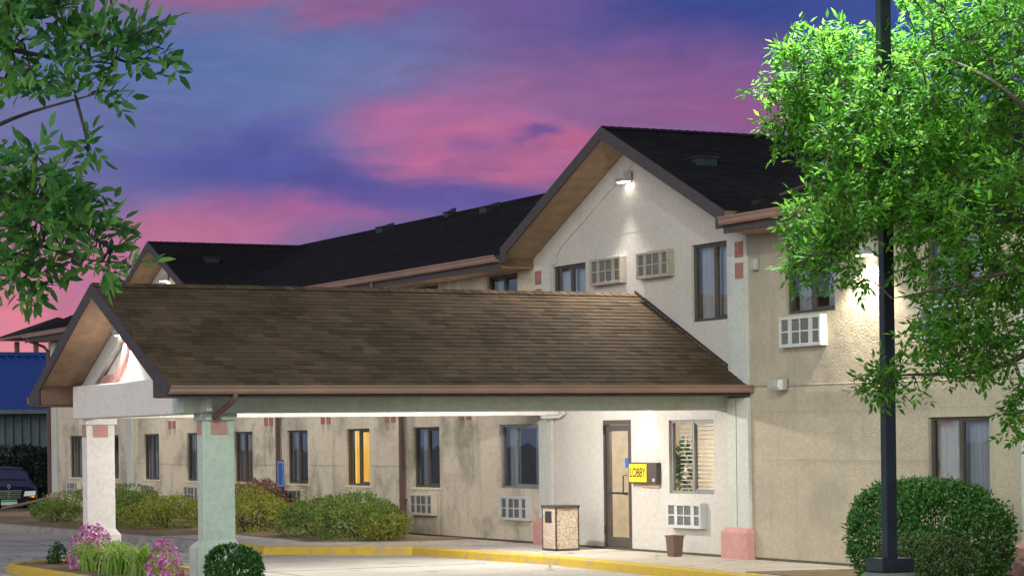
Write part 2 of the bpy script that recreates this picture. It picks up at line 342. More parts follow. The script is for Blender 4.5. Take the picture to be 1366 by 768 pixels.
for x in (-34, -29, -24, -19, -14, -9, -4, 1, 6): jt.box(x-.012, x+.012, -30, -5.2 if x < -9 else -2.6, -.151, -.146)
for y in (-6.4, -11.2): jt.box(-40, 14, y-.012, y+.012, -.151, -.1465)
struct(jt.build('pavement_joint', plain('joint_tar', (.16, .14, .125), .9, .1)))
# columns' island
isl = [(-6.6, -9.75), (-1.2, -9.75), (.7, -9.55), (1.0, -9.1), (1.0, -8.2), (.6, -7.85), (-7.2, -7.85), (-7.7, -8.2), (-7.75, -8.9), (-7.3, -9.5)]
struct(MB().prism([(x, y, -.16) for x, y in isl], (0, 0, .11)).build('island_bed', M['soil']))
loop = isl + [isl[0]]
struct(kerb_run(dense(loop, .6), .14, -.2, -.02).build('island_kerb', M['yellow']))

# ------------------------------------------------------------------ shingle roofs made of single tabs laid in courses
def shingles(mb, O, U, V, ulen, vlen, exp=.145, seed=1, skip=None):
    rr = random.Random(seed); O, U, V = Vector(O), Vector(U).normalized(), Vector(V).normalized(); Nn = U.cross(V)
    if Nn.z < 0: Nn = -Nn
    rows = int(math.ceil(vlen/exp))
    for r_ in range(rows):
        v0 = r_*exp; v1 = min(vlen, v0+exp+.03); u = -rr.random()*.3
        while u < ulen:
            w = rr.uniform(.12, .33); a, b = max(0, u), min(ulen, u+w-.004); u += w
            if b-a < .02: continue
            if skip and skip(a, b, v0): continue
            h = .010+rr.random()*.007
            p = [O+U*a+V*v0+Nn*h, O+U*b+V*v0+Nn*h, O+U*b+V*v1+Nn*.002, O+U*a+V*v1+Nn*.002, O+U*a+V*v0, O+U*b+V*v0]
            n = len(mb.v); mb.v += [tuple(q) for q in p]
            if U.cross(V).z > 0: mb.f += [(n, n+1, n+2, n+3), (n+4, n+5, n+1, n), (n+4, n, n+3), (n+5, n+2, n+1)]
            else: mb.f += [(n+3, n+2, n+1, n), (n, n+1, n+5, n+4), (n+3, n, n+4), (n+1, n+2, n+5)]
def ridge_caps(mb, A, B, w=.15, drop=.068, step=.16):
    A, B = Vector(A), Vector(B); k = int((B-A).length/step); t = (B-A)/k; side = Vector((t.y, -t.x, 0)).normalized()
    for i in range(k):
        a = A+t*i; b = A+t*(i+1.15); up0 = Vector((0, 0, .018)); up1 = Vector((0, 0, .008)); dn = Vector((0, 0, -drop))
        n = len(mb.v)
        mb.v += [tuple(q) for q in (a+side*w+dn+up0, a+up0, a-side*w+dn+up0, b+side*w+dn+up1, b+up1, b-side*w+dn+up1)]
        mb.f += [(n, n+3, n+4, n+1), (n+1, n+4, n+5, n+2), (n, n+1, n+2)]

# ================================================================== the motel
BX0, BX1 = -38.8, 30.0
EY, EZ, RY, RZ = -.65, 5.20, 4.10, 7.17           # main eave and ridge
motel = thing('motel_building', 'long two-storey stucco motel with shingle roof toned dark as unlit, two gables and bronze windows', 'building', (-3.4, 0, 0))
GX, GHW, GZ = -3.42, 3.80, 7.03                    # near gable centre, half width, ridge height
FX = -27.4                                         # far gable centre
GS = (GZ-5.31)/GHW

# --- openings (x0, x1, z0, z1)
WL = [-12.6-3.47*i for i in range(8)]
low = [(-8.71, -7.02, .98, 2.16)] + [(x, x+1.25, .95, 2.15) for x in WL] + [(-2.47, -1.07, .97, 2.16), (4.55, 5.89, .97, 2.11)]
upp = [(x, x+1.27, 3.72, 4.94) for x in [-9.13]+WL if not (FX-3.7 < x < FX+3.0)] + [(-6.48, -5.25, 3.72, 4.94), (-1.69, -.41, 3.72, 4.95), (1.06, 2.34, 3.70, 4.93), (4.53, 5.80, 3.70, 4.93)] + [(FX-3.0, FX-1.75, 3.72, 4.94), (FX+1.6, FX+2.85, 3.72, 4.94)]
door_op = (-4.70, -3.72, 0.0, 2.19)
holes = low + upp + [door_op]
def holed_wall(x0, x1, z0, z1, hs, y, dep=.11):
    mb = MB(); hs = [h for h in hs if h[1] > x0 and h[0] < x1]
    xs = sorted(set([x0, x1]+[round(v, 4) for h in hs for v in h[:2]])); zs = sorted(set([z0, z1]+[round(v, 4) for h in hs for v in h[2:]]))
    xs = [v for v in xs if x0 <= v <= x1]; zs = [v for v in zs if z0 <= v <= z1]
    idx = {}
    def vi(x, z):
        if (x, z) not in idx: idx[(x, z)] = len(mb.v); mb.v.append((x, y, z))
        return idx[(x, z)]
    for a, b in zip(xs[:-1], xs[1:]):
        for c, d_ in zip(zs[:-1], zs[1:]):
            mx, mz = (a+b)/2, (c+d_)/2
            if any(h[0] < mx < h[1] and h[2] < mz < h[3] for h in hs): continue
            mb.f.append((vi(a, c), vi(b, c), vi(b, d_), vi(a, d_)))
    for h in hs:
        a, b, c, d_ = h; Y = y+dep
        for p in (((a, y, c), (a, y, d_), (a, Y, d_), (a, Y, c)), ((b, y, d_), (b, y, c), (b, Y, c), (b, Y, d_)),
                  ((a, y, d_), (b, y, d_), (b, Y, d_), (a, Y, d_)), ((b, y, c), (a, y, c), (a, Y, c), (b, Y, c))): mb.poly(p)
    return mb
def gable_tri(mb, xc, y, zb):
    h = GZ-.16; w = (h-zb)/GS
    mb.poly([(xc-w, y, zb), (xc+w, y, zb), (xc, y, h)])
wl = holed_wall(BX0, -7.0, -.15, 5.32, holes, 0)
gable_tri(wl, FX, -.002, 5.318); wl.build('front_wall', M['wall'], motel)
gw = holed_wall(-6.998, .02, -.15, 5.32, holes, 0); gable_tri(gw, GX, -.002, 5.318); gw.build('gable_wall', M['gable'], motel)
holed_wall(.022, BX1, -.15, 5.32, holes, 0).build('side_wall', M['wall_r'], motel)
ew = MB().box(BX0, BX0+.2, .012, 8.2, -.15, 5.30).box(BX1-.2, BX1, .012, 8.2, -.15, 5.30).box(BX0+.2, BX1-.2, 8.0, 8.2, -.15, 5.30)
for x in (BX0+.02, BX1-.2): ew.prism([(x, .1, 5.30), (x, 8.1, 5.30), (x, RY, RZ-.16)], (.18, 0, 0))
ew.box(BX0+.2, BX1-.2, .13, 8.0, 2.62, 2.66)
ew.build('back_wall', M['wall'], motel)
# foot joint and score lines in the stucco
js = MB()
for i in range(8):
    a_ = WL[i]; js.box(a_-2.16, a_-.06, -.003, .001, 1.364, 1.374)
js.box(-38.0, -7.2, -.003, .001, 2.655, 2.665)
js.box(.3, 4.5, -.003, .001, 1.516, 1.524); js.box(.3, 12, -.003, .001, 2.236, 2.244)
M['joint'] = plain('joint_dark', (.10, .085, .065), .9, .1); M['score'] = plain('joint_line', (.33, .28, .22), .9, .1)
box(-38, 12, -.006, .001, -.02, .028).build('foot_joint', M['joint'], motel)
js.build('stucco_joint', M['score'], motel)

# --- roof
SL = (RZ-EZ)/(RY-EY); slope_len = math.hypot(RY-EY, RZ-EZ); vv = (0, RY-EY, RZ-EZ); vb = (0, -(RY-EY), RZ-EZ)
RX0, RX1 = BX0-.35, BX1+.3
rm = MB()
def under_gable(a, b, v0):
    x = RX0+(a+b)/2; y = EY+v0*(RY-EY)/slope_len; z = EZ+SL*(y-EY)
    for c in (GX, FX):
        if abs(x-c) < GHW+.05 and y < .08: return True
        if abs(x-c) < GHW and GZ-GS*abs(x-c) > z+.08: return True
    return x > 14
shingles(rm, (RX0, EY, EZ), (1, 0, 0), vv, RX1-RX0, slope_len, seed=3, skip=under_gable)
ridge_caps(rm, (RX0, RY, RZ+.01), (16, RY, RZ+.01))
for c, sd in ((GX, 5), (FX, 9)):
    g_len = math.hypot(GHW, GHW*GS)
    shingles(rm, (c+GHW, EY, GZ-GS*GHW), (0, 1, 0), (-GHW, 0, GS*GHW), 4.6, g_len, seed=sd)
    shingles(rm, (c-GHW, EY, GZ-GS*GHW), (0, 1, 0), (GHW, 0, GS*GHW), 4.6, g_len, seed=sd+1)
    ridge_caps(rm, (c, EY, GZ+.01), (c, 3.7, GZ+.01))
roof = rm.build('roof', M['shingle_unlit'], motel)
dk = MB(); T = .15
def slab_x(x0, x1, y0=EY):      # main roof deck, front slope
    z0 = EZ+SL*(y0-EY)
    dk.prism([(x0, y0, z0-.003), (x0, RY, RZ-.003), (x0, RY, RZ-T), (x0, y0, z0-T)], (x1-x0, 0, 0))
for a, b, y0 in ((RX0, FX-GHW, EY), (FX-GHW, FX+GHW, .03), (FX+GHW, GX-GHW, EY), (GX-GHW, GX+GHW, .03), (GX+GHW, RX1, EY)): slab_x(a+.001, b-.001, y0)
dk.prism([(RX0, RY+.002, RZ-.003), (RX0, 8.85, EZ-.003), (RX0, 8.85, EZ-T), (RX0, RY+.002, RZ-T)], (RX1-RX0, 0, 0))
for c in (GX, FX):
    for s in (1, -1):
        dk.prism([(c+s*.001, EY, GZ-.003), (c+s*GHW, EY, GZ-GS*GHW-.003), (c+s*GHW, EY, GZ-GS*GHW-T), (c+s*.001, EY, GZ-T)], (0, 4.3, 0))
dk.build('roof_deck', M['deck'], motel)
# fascia, soffits, boxed eave ends, gutters
fa = MB(); so = MB(); be = MB(); gu = MB(); bd = MB()
def gutter_x(mb, x0, x1, y, z):   # runs along x, open top, K profile
    pr = [(0, 0), (-.085, 0), (-.105, .03), (-.105, .075), (-.125, .105), (-.125, .125), (-.115, .125), (-.115, .1), (-.01, .03), (0, .03)]
    return mb.prism([(x0, y+a, z+b) for a, b in pr], (x1-x0, 0, 0))
for a, b in ((RX0, FX-GHW), (FX+GHW, GX-GHW), (GX+GHW, RX1)):
    fa.box(a, b, EY-.022, EY-.001, EZ-.25, EZ-.002)
    so.box(a, b, EY, -.002, EZ-.23, EZ-.215)
    gutter_x(MB(), a+.02, b-.02, EY-.023, EZ-.125).build('gutter', M['gutter'], motel)
for c in (GX, FX):
    for e_ in (c-GHW-.02, c+GHW): box(e_, e_+.02, EY, -.005, EZ-.212, EZ+.10).build('eave_end_board', M['boxend'], motel)
    bd = MB()
    for s in (1, -1):
        H2 = .20
        ze = GZ-GS*GHW
        fa.prism([(c, EY-.03, GZ+.006), (c+s*GHW, EY-.03, ze+.006), (c+s*GHW, EY-.03, ze-.27), (c+s*(GHW-.22), EY-.03, ze-.27), (c+s*(GHW-.22), EY-.03, ze+.22*GS-H2), (c, EY-.03, GZ-H2)], (0, .028, 0))
        so.prism([(c, EY, GZ-T-.004), (c+s*(GHW-.005), EY, ze-T-.004), (c+s*(GHW-.005), EY, ze-T-.022), (c, EY, GZ-T-.022)], (0, -EY-.004, 0))
        # raised stucco band under the rake
        zt = lambda x: GZ-T-.03-GS*x
        x1 = GHW-.48
        bd.prism([(c, -.003, zt(0)), (c+s*x1, -.003, zt(x1)), (c+s*x1, -.003, 4.98), (c+s*(x1-.42), -.003, 4.98), (c+s*(x1-.42), -.003, zt(x1)-.24), (c+s*(x1-.6), -.003, zt(x1-.6)-.36), (c, -.003, zt(0)-.36)], (0, -.014, 0))
    bd.build('gable_band', M['gable'], motel, bevel=.005)
fa.build('fascia', M['trim'], motel); so.build('soffit', M['soffit'], motel)
# roof vents, half way up the slopes
def roof_vent(x, y, s=.34, onx=False):
    mb = MB()
    z = EZ+SL*(y-EY) if not onx else GZ-GS*abs(x-onx)
    mb.prism([(x-s/2, y-s/2, z-.06), (x+s/2, y-s/2, z-.06), (x+s/2, y+s/2, z+.06 if not onx else z-.06), (x-s/2, y+s/2, z+.06 if not onx else z-.06)], (0, 0, .13))
    mb.box(x-s/2-.03, x+s/2+.03, y-s/2-.03, y+s/2+.03, z+.07, z+.09)
    return mb.build('roof_vent', M['vent'], motel)
roof_vent(-1.8, .3, .34, GX)
roof_vent(-16.2, 3.55); roof_vent(-12.3, 2.9, .25); roof_vent(-22.4, 3.75); roof_vent(-19.0, 3.9, .22); roof_vent(-26.2, .6, .34, FX)
# --- pilasters, pink bases, tiles
def pilaster(x0, x1, z0, z1, base=True, up=True):
    p = box(x0, x1, -.07, -.001, z0, z1).build('pilaster', M['pil'], motel, bevel=.008)
    if base:
        mb = MB(); a, b = x0-.07, x1+.07
        mb.add([(a, -.17, -.1), (b, -.17, -.1), (b, -.001, -.1), (a, -.001, -.1), (a, -.17, .40), (b, -.17, .40), (b, -.001, .40), (a, -.001, .40), (a+.05, -.11, .47), (b-.05, -.11, .47), (b-.05, -.001, .47), (a+.05, -.001, .47)],
               [(0,3,2,1),(0,1,5,4),(1,2,6,5),(2,3,7,6),(3,0,4,7),(4,5,9,8),(5,6,10,9),(6,7,11,10),(7,4,8,11),(8,9,10,11)])
        mb.build('base', M['pink'], p, bevel=.015)
    return p
pilaster(-.56, .05, -.1, 2.48); pilaster(-6.98, -6.48, -.1, 2.3); pilaster(-31.25, -30.79, -.1, 4.95); pilaster(-38.75, -38.05, -.1, 4.95); pilaster(6.62, 7.2, -.1, 4.95)
up_r = box(-.53, .03, -.055, -.001, 2.6, 4.99).build('pilaster', M['pil'], motel, bevel=.006)
box(-7.1, -6.52, -.055, -.001, 4.0, 4.99).build('pilaster', M['pil'], motel, bevel=.006)
box(-.292, -.284, -.0735, -.069, .48, 2.48).build('stucco_joint', M['joint'], motel)
for x, z in ((-.16, 4.77), (-.16, 4.445), (-6.93, 4.78), (-6.93, 4.455)):
    box(x-.115, x+.115, -.068, -.054, z-.12, z+.12).build('accent_tile', M['tile'], motel)
for x in (-10.15, -13.72, -17.2, -20.68, -24.15, -27.6, -34.5):
    for s in (-.16, .16):
        box(x+s-.1, x+s+.1, -.02, -.001, 2.27, 2.47).build('accent_tile', M['tile'], motel)
# --- downspouts
def downspout(x, z0, z1, y=-.09):
    mb = MB().box(x-.055, x+.055, y-.035, y+.035, z0, z1)
    mb.tube([(x, y, z1-.01), (x, y-.12, z1+.12), (x, EY-.05, EZ-.22), (x, EY-.05, EZ-.14)], .045, 8)
    for z in (z0+.4, (z0+z1)/2, z1-.3): mb.box(x-.062, x+.062, y-.04, -.001, z, z+.03)
    return mb.build('downspout', M['down'], motel)
downspout(-12.98, .28, 4.7); downspout(-19.9, .2, 4.7); dl = downspout(-38.62, .35, 4.7, -.13)
MB().tube([(-38.62, -.13, .40), (-38.62, -.14, .33), (-38.9, -.6, .2), (-39.6, -1.3, .02)], .055, 8).build('downspout', M['down'], motel)

# --- windows
def wavy(mb, x0, x1, y, z0, z1, amp=.03, waves=6):
    n = waves*6; base = len(mb.v)
    for i in range(n+1):
        t = i/n; x = x0+(x1-x0)*t; yy = y+amp*math.sin(t*waves*2*math.pi)*(.7+.3*math.sin(t*9))
        mb.v += [(x, yy, z0), (x, yy+.01*math.sin(t*17), z1)]
    for i in range(n): mb.f.append((base+2*i, base+2*i+2, base+2*i+3, base+2*i+1))
    return mb
def window(x0, x1, z0, z1, kind=0, sill=True, split=.52, frame='bronze', cur='curtain', blinds=False):
    f = .045; y0, y1 = .045, .105; fr = MB()
    fr.box(x0, x1, y0, y1, z0, z0+f).box(x0, x1, y0, y1, z1-f, z1).box(x0, x0+f, y0, y1, z0+f, z1-f).box(x1-f, x1, y0, y1, z0+f, z1-f)
    xm = x0+(x1-x0)*split
    fr.box(xm-.035, xm+.035, y0-.006, y1, z0+f, z1-f)
    fr.box(xm+.035, x1-f, y0+.012, y1-.01, z0+f, z0+f+.035); fr.box(xm+.035, x1-f, y0+.012, y1-.01, z1-f-.03, z1-f)
    w = fr.build('window', M[frame], motel, bevel=.004)
    if sill: box(x0-.05, x1+.05, -.035, .044, z0-.045, z0-.002).build('sill', M['sill'], w, bevel=.005)
    MB().poly([(x0+f, .082, z0+f), (xm-.035, .082, z0+f), (xm-.035, .082, z1-f), (x0+f, .082, z1-f)]).poly([(xm+.035, .074, z0+f+.035), (x1-f, .074, z0+f+.035), (x1-f, .074, z1-f-.03), (xm+.035, .074, z1-f-.03)]).build('pane', M['glass_d'] if blinds else M['glass'], w)
    if blinds:
        mb = MB(); k = 17
        for i in range(k):
            z = z0+.06+(z1-z0-.12)*i/(k-1)
            mb.prism([(x0+.05, .17, z+.012), (x0+.05, .2, z+.026), (x0+.05, .203, z+.022), (x0+.05, .173, z+.008)], (x1-x0-.1, 0, 0))
        mb.build('blind', M['blind'], w)
    elif kind == 0:      # one curtain drawn aside
        wavy(MB(), x0+.03, x0+(x1-x0)*.28, .22, z0, z1, .03, 3).build('curtain', M[cur], w)
        wavy(MB(), x0+(x1-x0)*.66, x1-.02, .2, z0, z1, .03, 4).build('curtain', M[cur], w)
    elif kind == 1:      # closed
        wavy(MB(), x0+.01, x1-.01, .2, z0, z1, .028, 8).build('curtain', M[cur], w)
    return w
M['blind'] = plain('white_blind', (.7, .68, .62), .6, .3)
M['lit'] = None
def lit():
    mt, t, b = newmat('lit_yellow_curtain'); setp(b, .9, .1); n = t.nodes; l = t.links
    tc = n.new('ShaderNodeTexCoord'); mp = n.new('ShaderNodeMapping'); mp.inputs['Scale'].default_value = (7, 7, .4); l.new(tc.outputs['Object'], mp.inputs[0])
    nz = n.new('ShaderNodeTexNoise'); nz.inputs['Scale'].default_value = 1.2; nz.inputs['Detail'].default_value = 4; l.new(mp.outputs[0], nz.inputs['Vector'])
    cr_ = n.new('ShaderNodeValToRGB'); cr_.color_ramp.elements[0].position = .35; cr_.color_ramp.elements[1].position = .65
    cr_.color_ramp.elements[0].color = (.55, .24, .012, 1); cr_.color_ramp.elements[1].color = (.95, .55, .06, 1)
    l.new(nz.outputs['Fac'], cr_.inputs[0]); l.new(cr_.outputs[0], b.inputs['Base Color']); l.new(cr_.outputs[0], b.inputs['Emission Color']); b.inputs['Emission Strength'].default_value = 1.0
    return mt
M['lit'] = lit()
for i, h in enumerate(low):
    x0, x1, z0, z1 = h
    if x0 == -2.47: window(*h, blinds=True, sill=False, frame='silver', split=.5)
    elif x0 == -8.71: window(*h, kind=0, sill=False, split=.36, frame='silver')
    elif x0 == 4.55: window(*h, kind=1, split=.5, sill=False, frame='bronze')
    elif abs(x0+16.07) < .05: window(*h, kind=1, cur='lit').__setitem__('label', 'window lit warm yellow from inside')
    elif abs(x0+23.01) < .05: window(*h, kind=1, cur='curtain_br')
    else: window(*h, kind=[1, 0][i % 2], cur='curtain_b')
for i, h in enumerate(upp):
    window(*h, kind=1 if i % 3 else 0, sill=False, cur='curtain')
# --- through-wall air conditioners
def air_con(x0, x1, z0, z1, white=False, dep=.13):
    m_ = M['acw'] if white else M['ac']
    mb = MB(); b = .05
    mb.box(x0, x1, -dep, -.001, z0, z0+b).box(x0, x1, -dep, -.001, z1-b, z1).box(x0, x0+b, -dep, -.001, z0+b, z1-b).box(x1-b, x1, -dep, -.001, z0+b, z1-b)
    a = mb.build('air_conditioner', m_, motel, bevel=.006)
    g = MB().box(x0+b, x1-b, -dep+.03, -.002, z0+b, z1-b); n = len(g.v)
    for i in range(14):
        z = z0+b+.012+i*(z1-z0-2*b-.02)/14; g.box(x0+b+.005, x1-b-.005, -dep+.022, -dep+.029, z, z+.009)
    g.build('grille', M['acg'], a)
    br = MB(); w = x1-x0-2*b
    for t, hw in ((.24, .045), (.5, .012), (.78, .05)):
        xx = x0+b+w*t; br.box(xx-hw, xx+hw, -dep+.008, -dep+.021, z0+b, z1-b)
    zz = (z0+z1)/2; br.box(x0+b, x1-b, -dep+.0085, -dep+.0205, zz-.012, zz+.012)
    br.build('louvre_bar', m_, a)
    return a
for x in WL: air_con(x+.05, x+1.12, .40, .83)
air_con(-8.47, -7.37, .40, .84, True); air_con(-2.36, -1.30, .42, .83, True)
M['ac_far'] = M['ac']; M['ac'] = M['acb']; air_con(-4.87, -3.80, 4.49, 4.95); air_con(-3.26, -2.22, 4.50, 4.94); air_con(1.03, 2.14, 3.20, 3.66, True); air_con(4.5, 5.6, 3.18, 3.64, True)
# --- lobby door: aluminium storefront leaf
dx0, dx1 = door_op[0], door_op[1]
fr = MB(); fr.box(dx0, dx0+.06, .0, .105, .01, 2.185).box(dx1-.06, dx1, .0, .105, .01, 2.185).box(dx0+.06, dx1-.06, .0, .105, 2.11, 2.185).box(dx0+.06, dx1-.06, .01, .105, .005, .03)
door = fr.build('door', M['bronze'], motel, bevel=.004)
lf = MB(); a, b = dx0+.065, dx1-.065
lf.box(a, a+.10, .03, .085, .035, 2.105).box(b-.10, b, .03, .085, .035, 2.105).box(a+.1, b-.1, .03, .085, .035, .20).box(a+.1, b-.1, .03, .085, 2.0, 2.105)
lf.build('leaf', M['bronze'], door, bevel=.004)
MB().poly([(a+.1, .06, .2), (b-.1, .06, .2), (b-.1, .06, 2.0), (a+.1, .06, 2.0)]).build('glass', M['glass_d'], door)
hd = MB().box(a+.1, b-.1, -.0, .028, .93, .965); hd.tube([(b-.15, .03, .93), (b-.15, -.04, .93), (b-.15, -.04, 1.25), (b-.15, .03, 1.25)], .013, 8)
hd.build('handle', M['iron'], door)
for z in (.25, 1.95): MB().tube([(dx0+.055, -.012, z), (dx0+.055, -.012, z+.14)], .016, 8).build('hinge', M['iron'], door)

box(b-.24, b-.12, .05, .056, 1.38, 1.54).build('sticker', plain('blue_sticker', (.03, .12, .6), .4), door)
# --- lobby room behind the glass
M['cream'] = plain('lobby_wall', (.66, .60, .48), .8, .2)
lr = MB().box(-6.9, -.1, 2.6, 2.66, 0, 2.6).box(-6.95, -6.9, .13, 2.6, 0, 2.6).box(-.1, -.05, .13, 2.6, 0, 2.6)
lr.build('lobby_partition', M['cream'], motel); box(-6.9, -.1, .13, 2.6, -.05, .0).build('lobby_floor', plain('lobby_floor', (.45, .3, .2), .5, .4), motel)
def lamp(name, kind, loc, energy, color, size=.05, target=None, parent=None, spot=None, blend=.3):
    ld = bpy.data.lights.new(name, kind); ld.energy = energy; ld.color = color
    if kind in ('POINT', 'SPOT'): ld.shadow_soft_size = size
    if kind == 'SPOT': ld.spot_size = R(spot); ld.spot_blend = blend
    if kind == 'AREA': ld.size = size
    o = bpy.data.objects.new(name, ld); COL.objects.link(o)
    o.location = Vector(loc)-(ORG[parent] if parent else Vector((0, 0, 0)))
    if parent: o.parent = parent
    if target is not None: o.rotation_euler = (Vector(target)-Vector(loc)).to_track_quat('-Z', 'Y').to_euler()
    return o

# ================================================================== entrance canopy
CX, CHW, CY0, CZ = -3.5, 3.52, -9.35, 4.28
CS = (CZ-2.66)/CHW
can = thing('entrance_canopy', 'drive-through canopy with brown shingle roof on two stucco columns before the lobby', 'canopy', (-3.5, -4.5, 0))
cm = MB(); cl = math.hypot(CHW, CS*CHW)
shingles(cm, (CX+CHW, CY0, 2.66), (0, 1, 0), (-CHW, 0, CS*CHW), -CY0-.01, cl, seed=21, exp=.15)
shingles(cm, (CX-CHW, CY0, 2.66), (0, 1, 0), (CHW, 0, CS*CHW), -CY0-.01, cl, seed=22, exp=.15)
ridge_caps(cm, (CX, CY0, CZ+.01), (CX, -.02, CZ+.01))
cm.build('roof', M['shingle'], can)
dk = MB(); fa = MB(); so = MB(); be = MB(); gu = MB(); bd = MB()
for s in (1, -1):
    dk.prism([(CX+s*.001, CY0, CZ-.003), (CX+s*CHW, CY0, 2.657), (CX+s*CHW, CY0, 2.54), (CX+s*.001, CY0, CZ-.12)], (0, -CY0-.012, 0))
    fa.prism([(CX, CY0-.03, CZ+.01), (CX+s*CHW, CY0-.03, 2.67), (CX+s*CHW, CY0-.03, 2.515), (CX+s*(CHW-.62), CY0-.03, 2.515), (CX+s*(CHW-.62), CY0-.03, 2.66+.62*CS-.19), (CX, CY0-.03, CZ-.19)], (0, .028, 0))
    so.prism([(CX, CY0, CZ-.124), (CX+s*2.86, CY0, CZ-.124-CS*2.86), (CX+s*2.86, CY0, CZ-.14-CS*2.86), (CX, CY0, CZ-.14)], (0, .72, 0))
    so.prism([(CX+s*2.95, CY0, 2.525), (CX+s*CHW, CY0, 2.525), (CX+s*CHW, CY0, 2.51), (CX+s*2.95, CY0, 2.51)], (0, -CY0-.012, 0))
    xa, xb = sorted((CX+s*2.87, CX+s*2.89)); box(xa, xb, CY0, -8.66, 2.53, 2.86).build('eave_end_board', M['boxend'], can)
    xa, xb = sorted((CX+s*CHW, CX+s*(CHW+.02))); fa.box(xa, xb, CY0, -.015, 2.50, 2.655)
    pr = [(0, 0), (.085, 0), (.105, .03), (.105, .075), (.125, .095), (.125, .115), (.115, .115), (.115, .095), (.01, .03), (0, .03)]
    MB().prism([(CX+s*(CHW+.021+a), CY0-.02, 2.555+b) for a, b in pr], (0, -CY0-.0, 0)).build('gutter', M['gutter'], can)
    # raised band of the end wall
    zt = lambda x: CZ-.15-CS*x
    bd.prism([(CX, -8.62, zt(0)), (CX+s*3.22, -8.62, zt(3.22)), (CX+s*3.22, -8.62, 2.32), (CX+s*2.80, -8.62, 2.32), (CX+s*2.8, -8.62, zt(2.8)-.1), (CX+s*2.45, -8.62, zt(2.45)-.33), (CX, -8.62, zt(0)-.33)], (0, -.09, 0))
dk.build('roof_deck', M['deck'], can); fa.build('fascia', M['trim'], can); so.build('soffit', M['soffit'], can)
fl = MB(); fl.prism([(CX, -.03, CZ+.03), (CX+CHW, -.03, 2.69), (CX+CHW, -.03, 2.725), (CX, -.03, CZ+.065)], (0, .026, 0)); fl.build('flashing', M['iron'], can)
bd.build('gable_band', M['pil'], can, bevel=.02)
MB().prism([(CX-3.1, -8.6, 2.5), (CX+3.1, -8.6, 2.5), (CX, -8.6, CZ-.16)], (0, .12, 0)).build('gable_wall', M['white'], can)
box(-6.28, -1.0, -8.86, -8.45, 2.295, 2.82).build('end_beam', M['white'], can, bevel=.02)
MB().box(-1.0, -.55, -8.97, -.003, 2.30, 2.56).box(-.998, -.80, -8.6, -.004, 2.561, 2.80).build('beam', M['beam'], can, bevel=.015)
MB().box(-6.75, -6.3, -8.6, -.003, 2.30, 2.56).box(-6.5, -6.302, -8.6, -.004, 2.561, 2.80).build('beam', M['white'], can, bevel=.015)
box(-6.3, -1.0, -8.44, -.006, 2.80, 2.82).build('ceiling', M['white'], can)
# curved pink stripe and block on the end wall
st = MB(); k = 14; L_, R_ = [], []
for i in range(k+1):
    t = i/k; z = 3.52-(3.52-2.83)*t
    xx = -4.12-.62*max(0, (t-.2)/.8)**1.6
    L_.append((xx-.17, -8.602, z)); R_.append((xx+.05, -8.602, z))
for i in range(k): st.prism([L_[i], R_[i], R_[i+1], L_[i+1]], (0, -.05, 0))
st.build('curved_stripe', M['pink'], can)
box(-6.15, -4.93, -8.64, -8.6, 2.82, 2.97).build('stripe_block', M['pink'], can)
def column(x0, x1, y0, y1, mt, bm):
    c = box(x0, x1, y0, y1, .5, 2.2).build('column', mt, can, bevel=.012)
    box(x0-.04, x1+.04, y0-.03, y1+.03, 2.2, 2.298).build('cap', mt, c, bevel=.01)
    mb = MB(); e = .07
    mb.add([(x0-e, y0-e*1.6, -.12), (x1+e, y0-e*1.6, -.12), (x1+e, y1+e, -.12), (x0-e, y1+e, -.12), (x0-e, y0-e*1.6, .42), (x1+e, y0-e*1.6, .42), (x1+e, y1+e, .42), (x0-e, y1+e, .42), (x0, y0, .52), (x1, y0, .52), (x1, y1, .52), (x0, y1, .52)],
           [(0,3,2,1),(0,1,5,4),(1,2,6,5),(2,3,7,6),(3,0,4,7),(4,5,9,8),(5,6,10,9),(6,7,11,10),(7,4,8,11),(8,9,10,11)])
    mb.build('plinth', bm, c, bevel=.012)
    for fb in ((x1-.002, x1+.012, (y0+y1)/2-.12, (y0+y1)/2+.12), (x0+.05, x1-.03, y0-.012, y0+.002)):
        box(*fb, 2.0, 2.19).build('accent_tile', M['pink'], c)
    return c
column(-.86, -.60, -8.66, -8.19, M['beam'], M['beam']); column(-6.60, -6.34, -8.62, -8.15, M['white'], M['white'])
MB().tube([(.09, -8.42, 2.57), (.09, -8.42, 2.50), (.02, -8.44, 2.45), (-.42, -8.5, 2.28), (-.56, -8.5, 2.24)], .042, 8).build('downspout', M['down'], can)
MB().tube([(-6.32, -.35, 2.27), (-6.1, -.1, 2.27), (-6.0, -.06, 2.32), (-6.0, -.06, 2.6)], .025, 8).build('conduit', M['pil'], can)

# ================================================================== wall and canopy lamps, plus fill added under the eave
M['bulb'] = emit('lamp_bulb', (1, .95, .82), 14)
M['house'] = plain('lamp_housing', (.34, .34, .33), .4, .5)
def flood(name, label, x, y, z, energy, color=(1, .95, .86), on=True, group='wall flood lights', spot=110, tgt=None, mat=None, hw=.14):
    o = thing(name, label, 'wall light', (x, y, z), 0, group)
    mb = MB().prism([(x-hw, y-.03, z+.13), (x-hw, y-.19, z+.10), (x-hw, y-.21, z+.0), (x-hw, y-.17, z-.05), (x-hw, y-.03, z-.05)], (2*hw, 0, 0))
    mb.box(x-.06, x+.06, y-.03, y-.001, z-.06, z+.15)
    mb.build('housing', M['house'], o, bevel=.006)
    box(x-hw+.015, x+hw-.015, y-.165, y-.045, z-.06, z-.051).build('lens', mat or (M['bulb'] if on else M['silver']), o)
    if on:
        lamp('bulb', 'SPOT', (x, y-.15, z-.09), energy, color, .05, tgt or (x, y-.35, z-2), o, spot, .5)
    return o
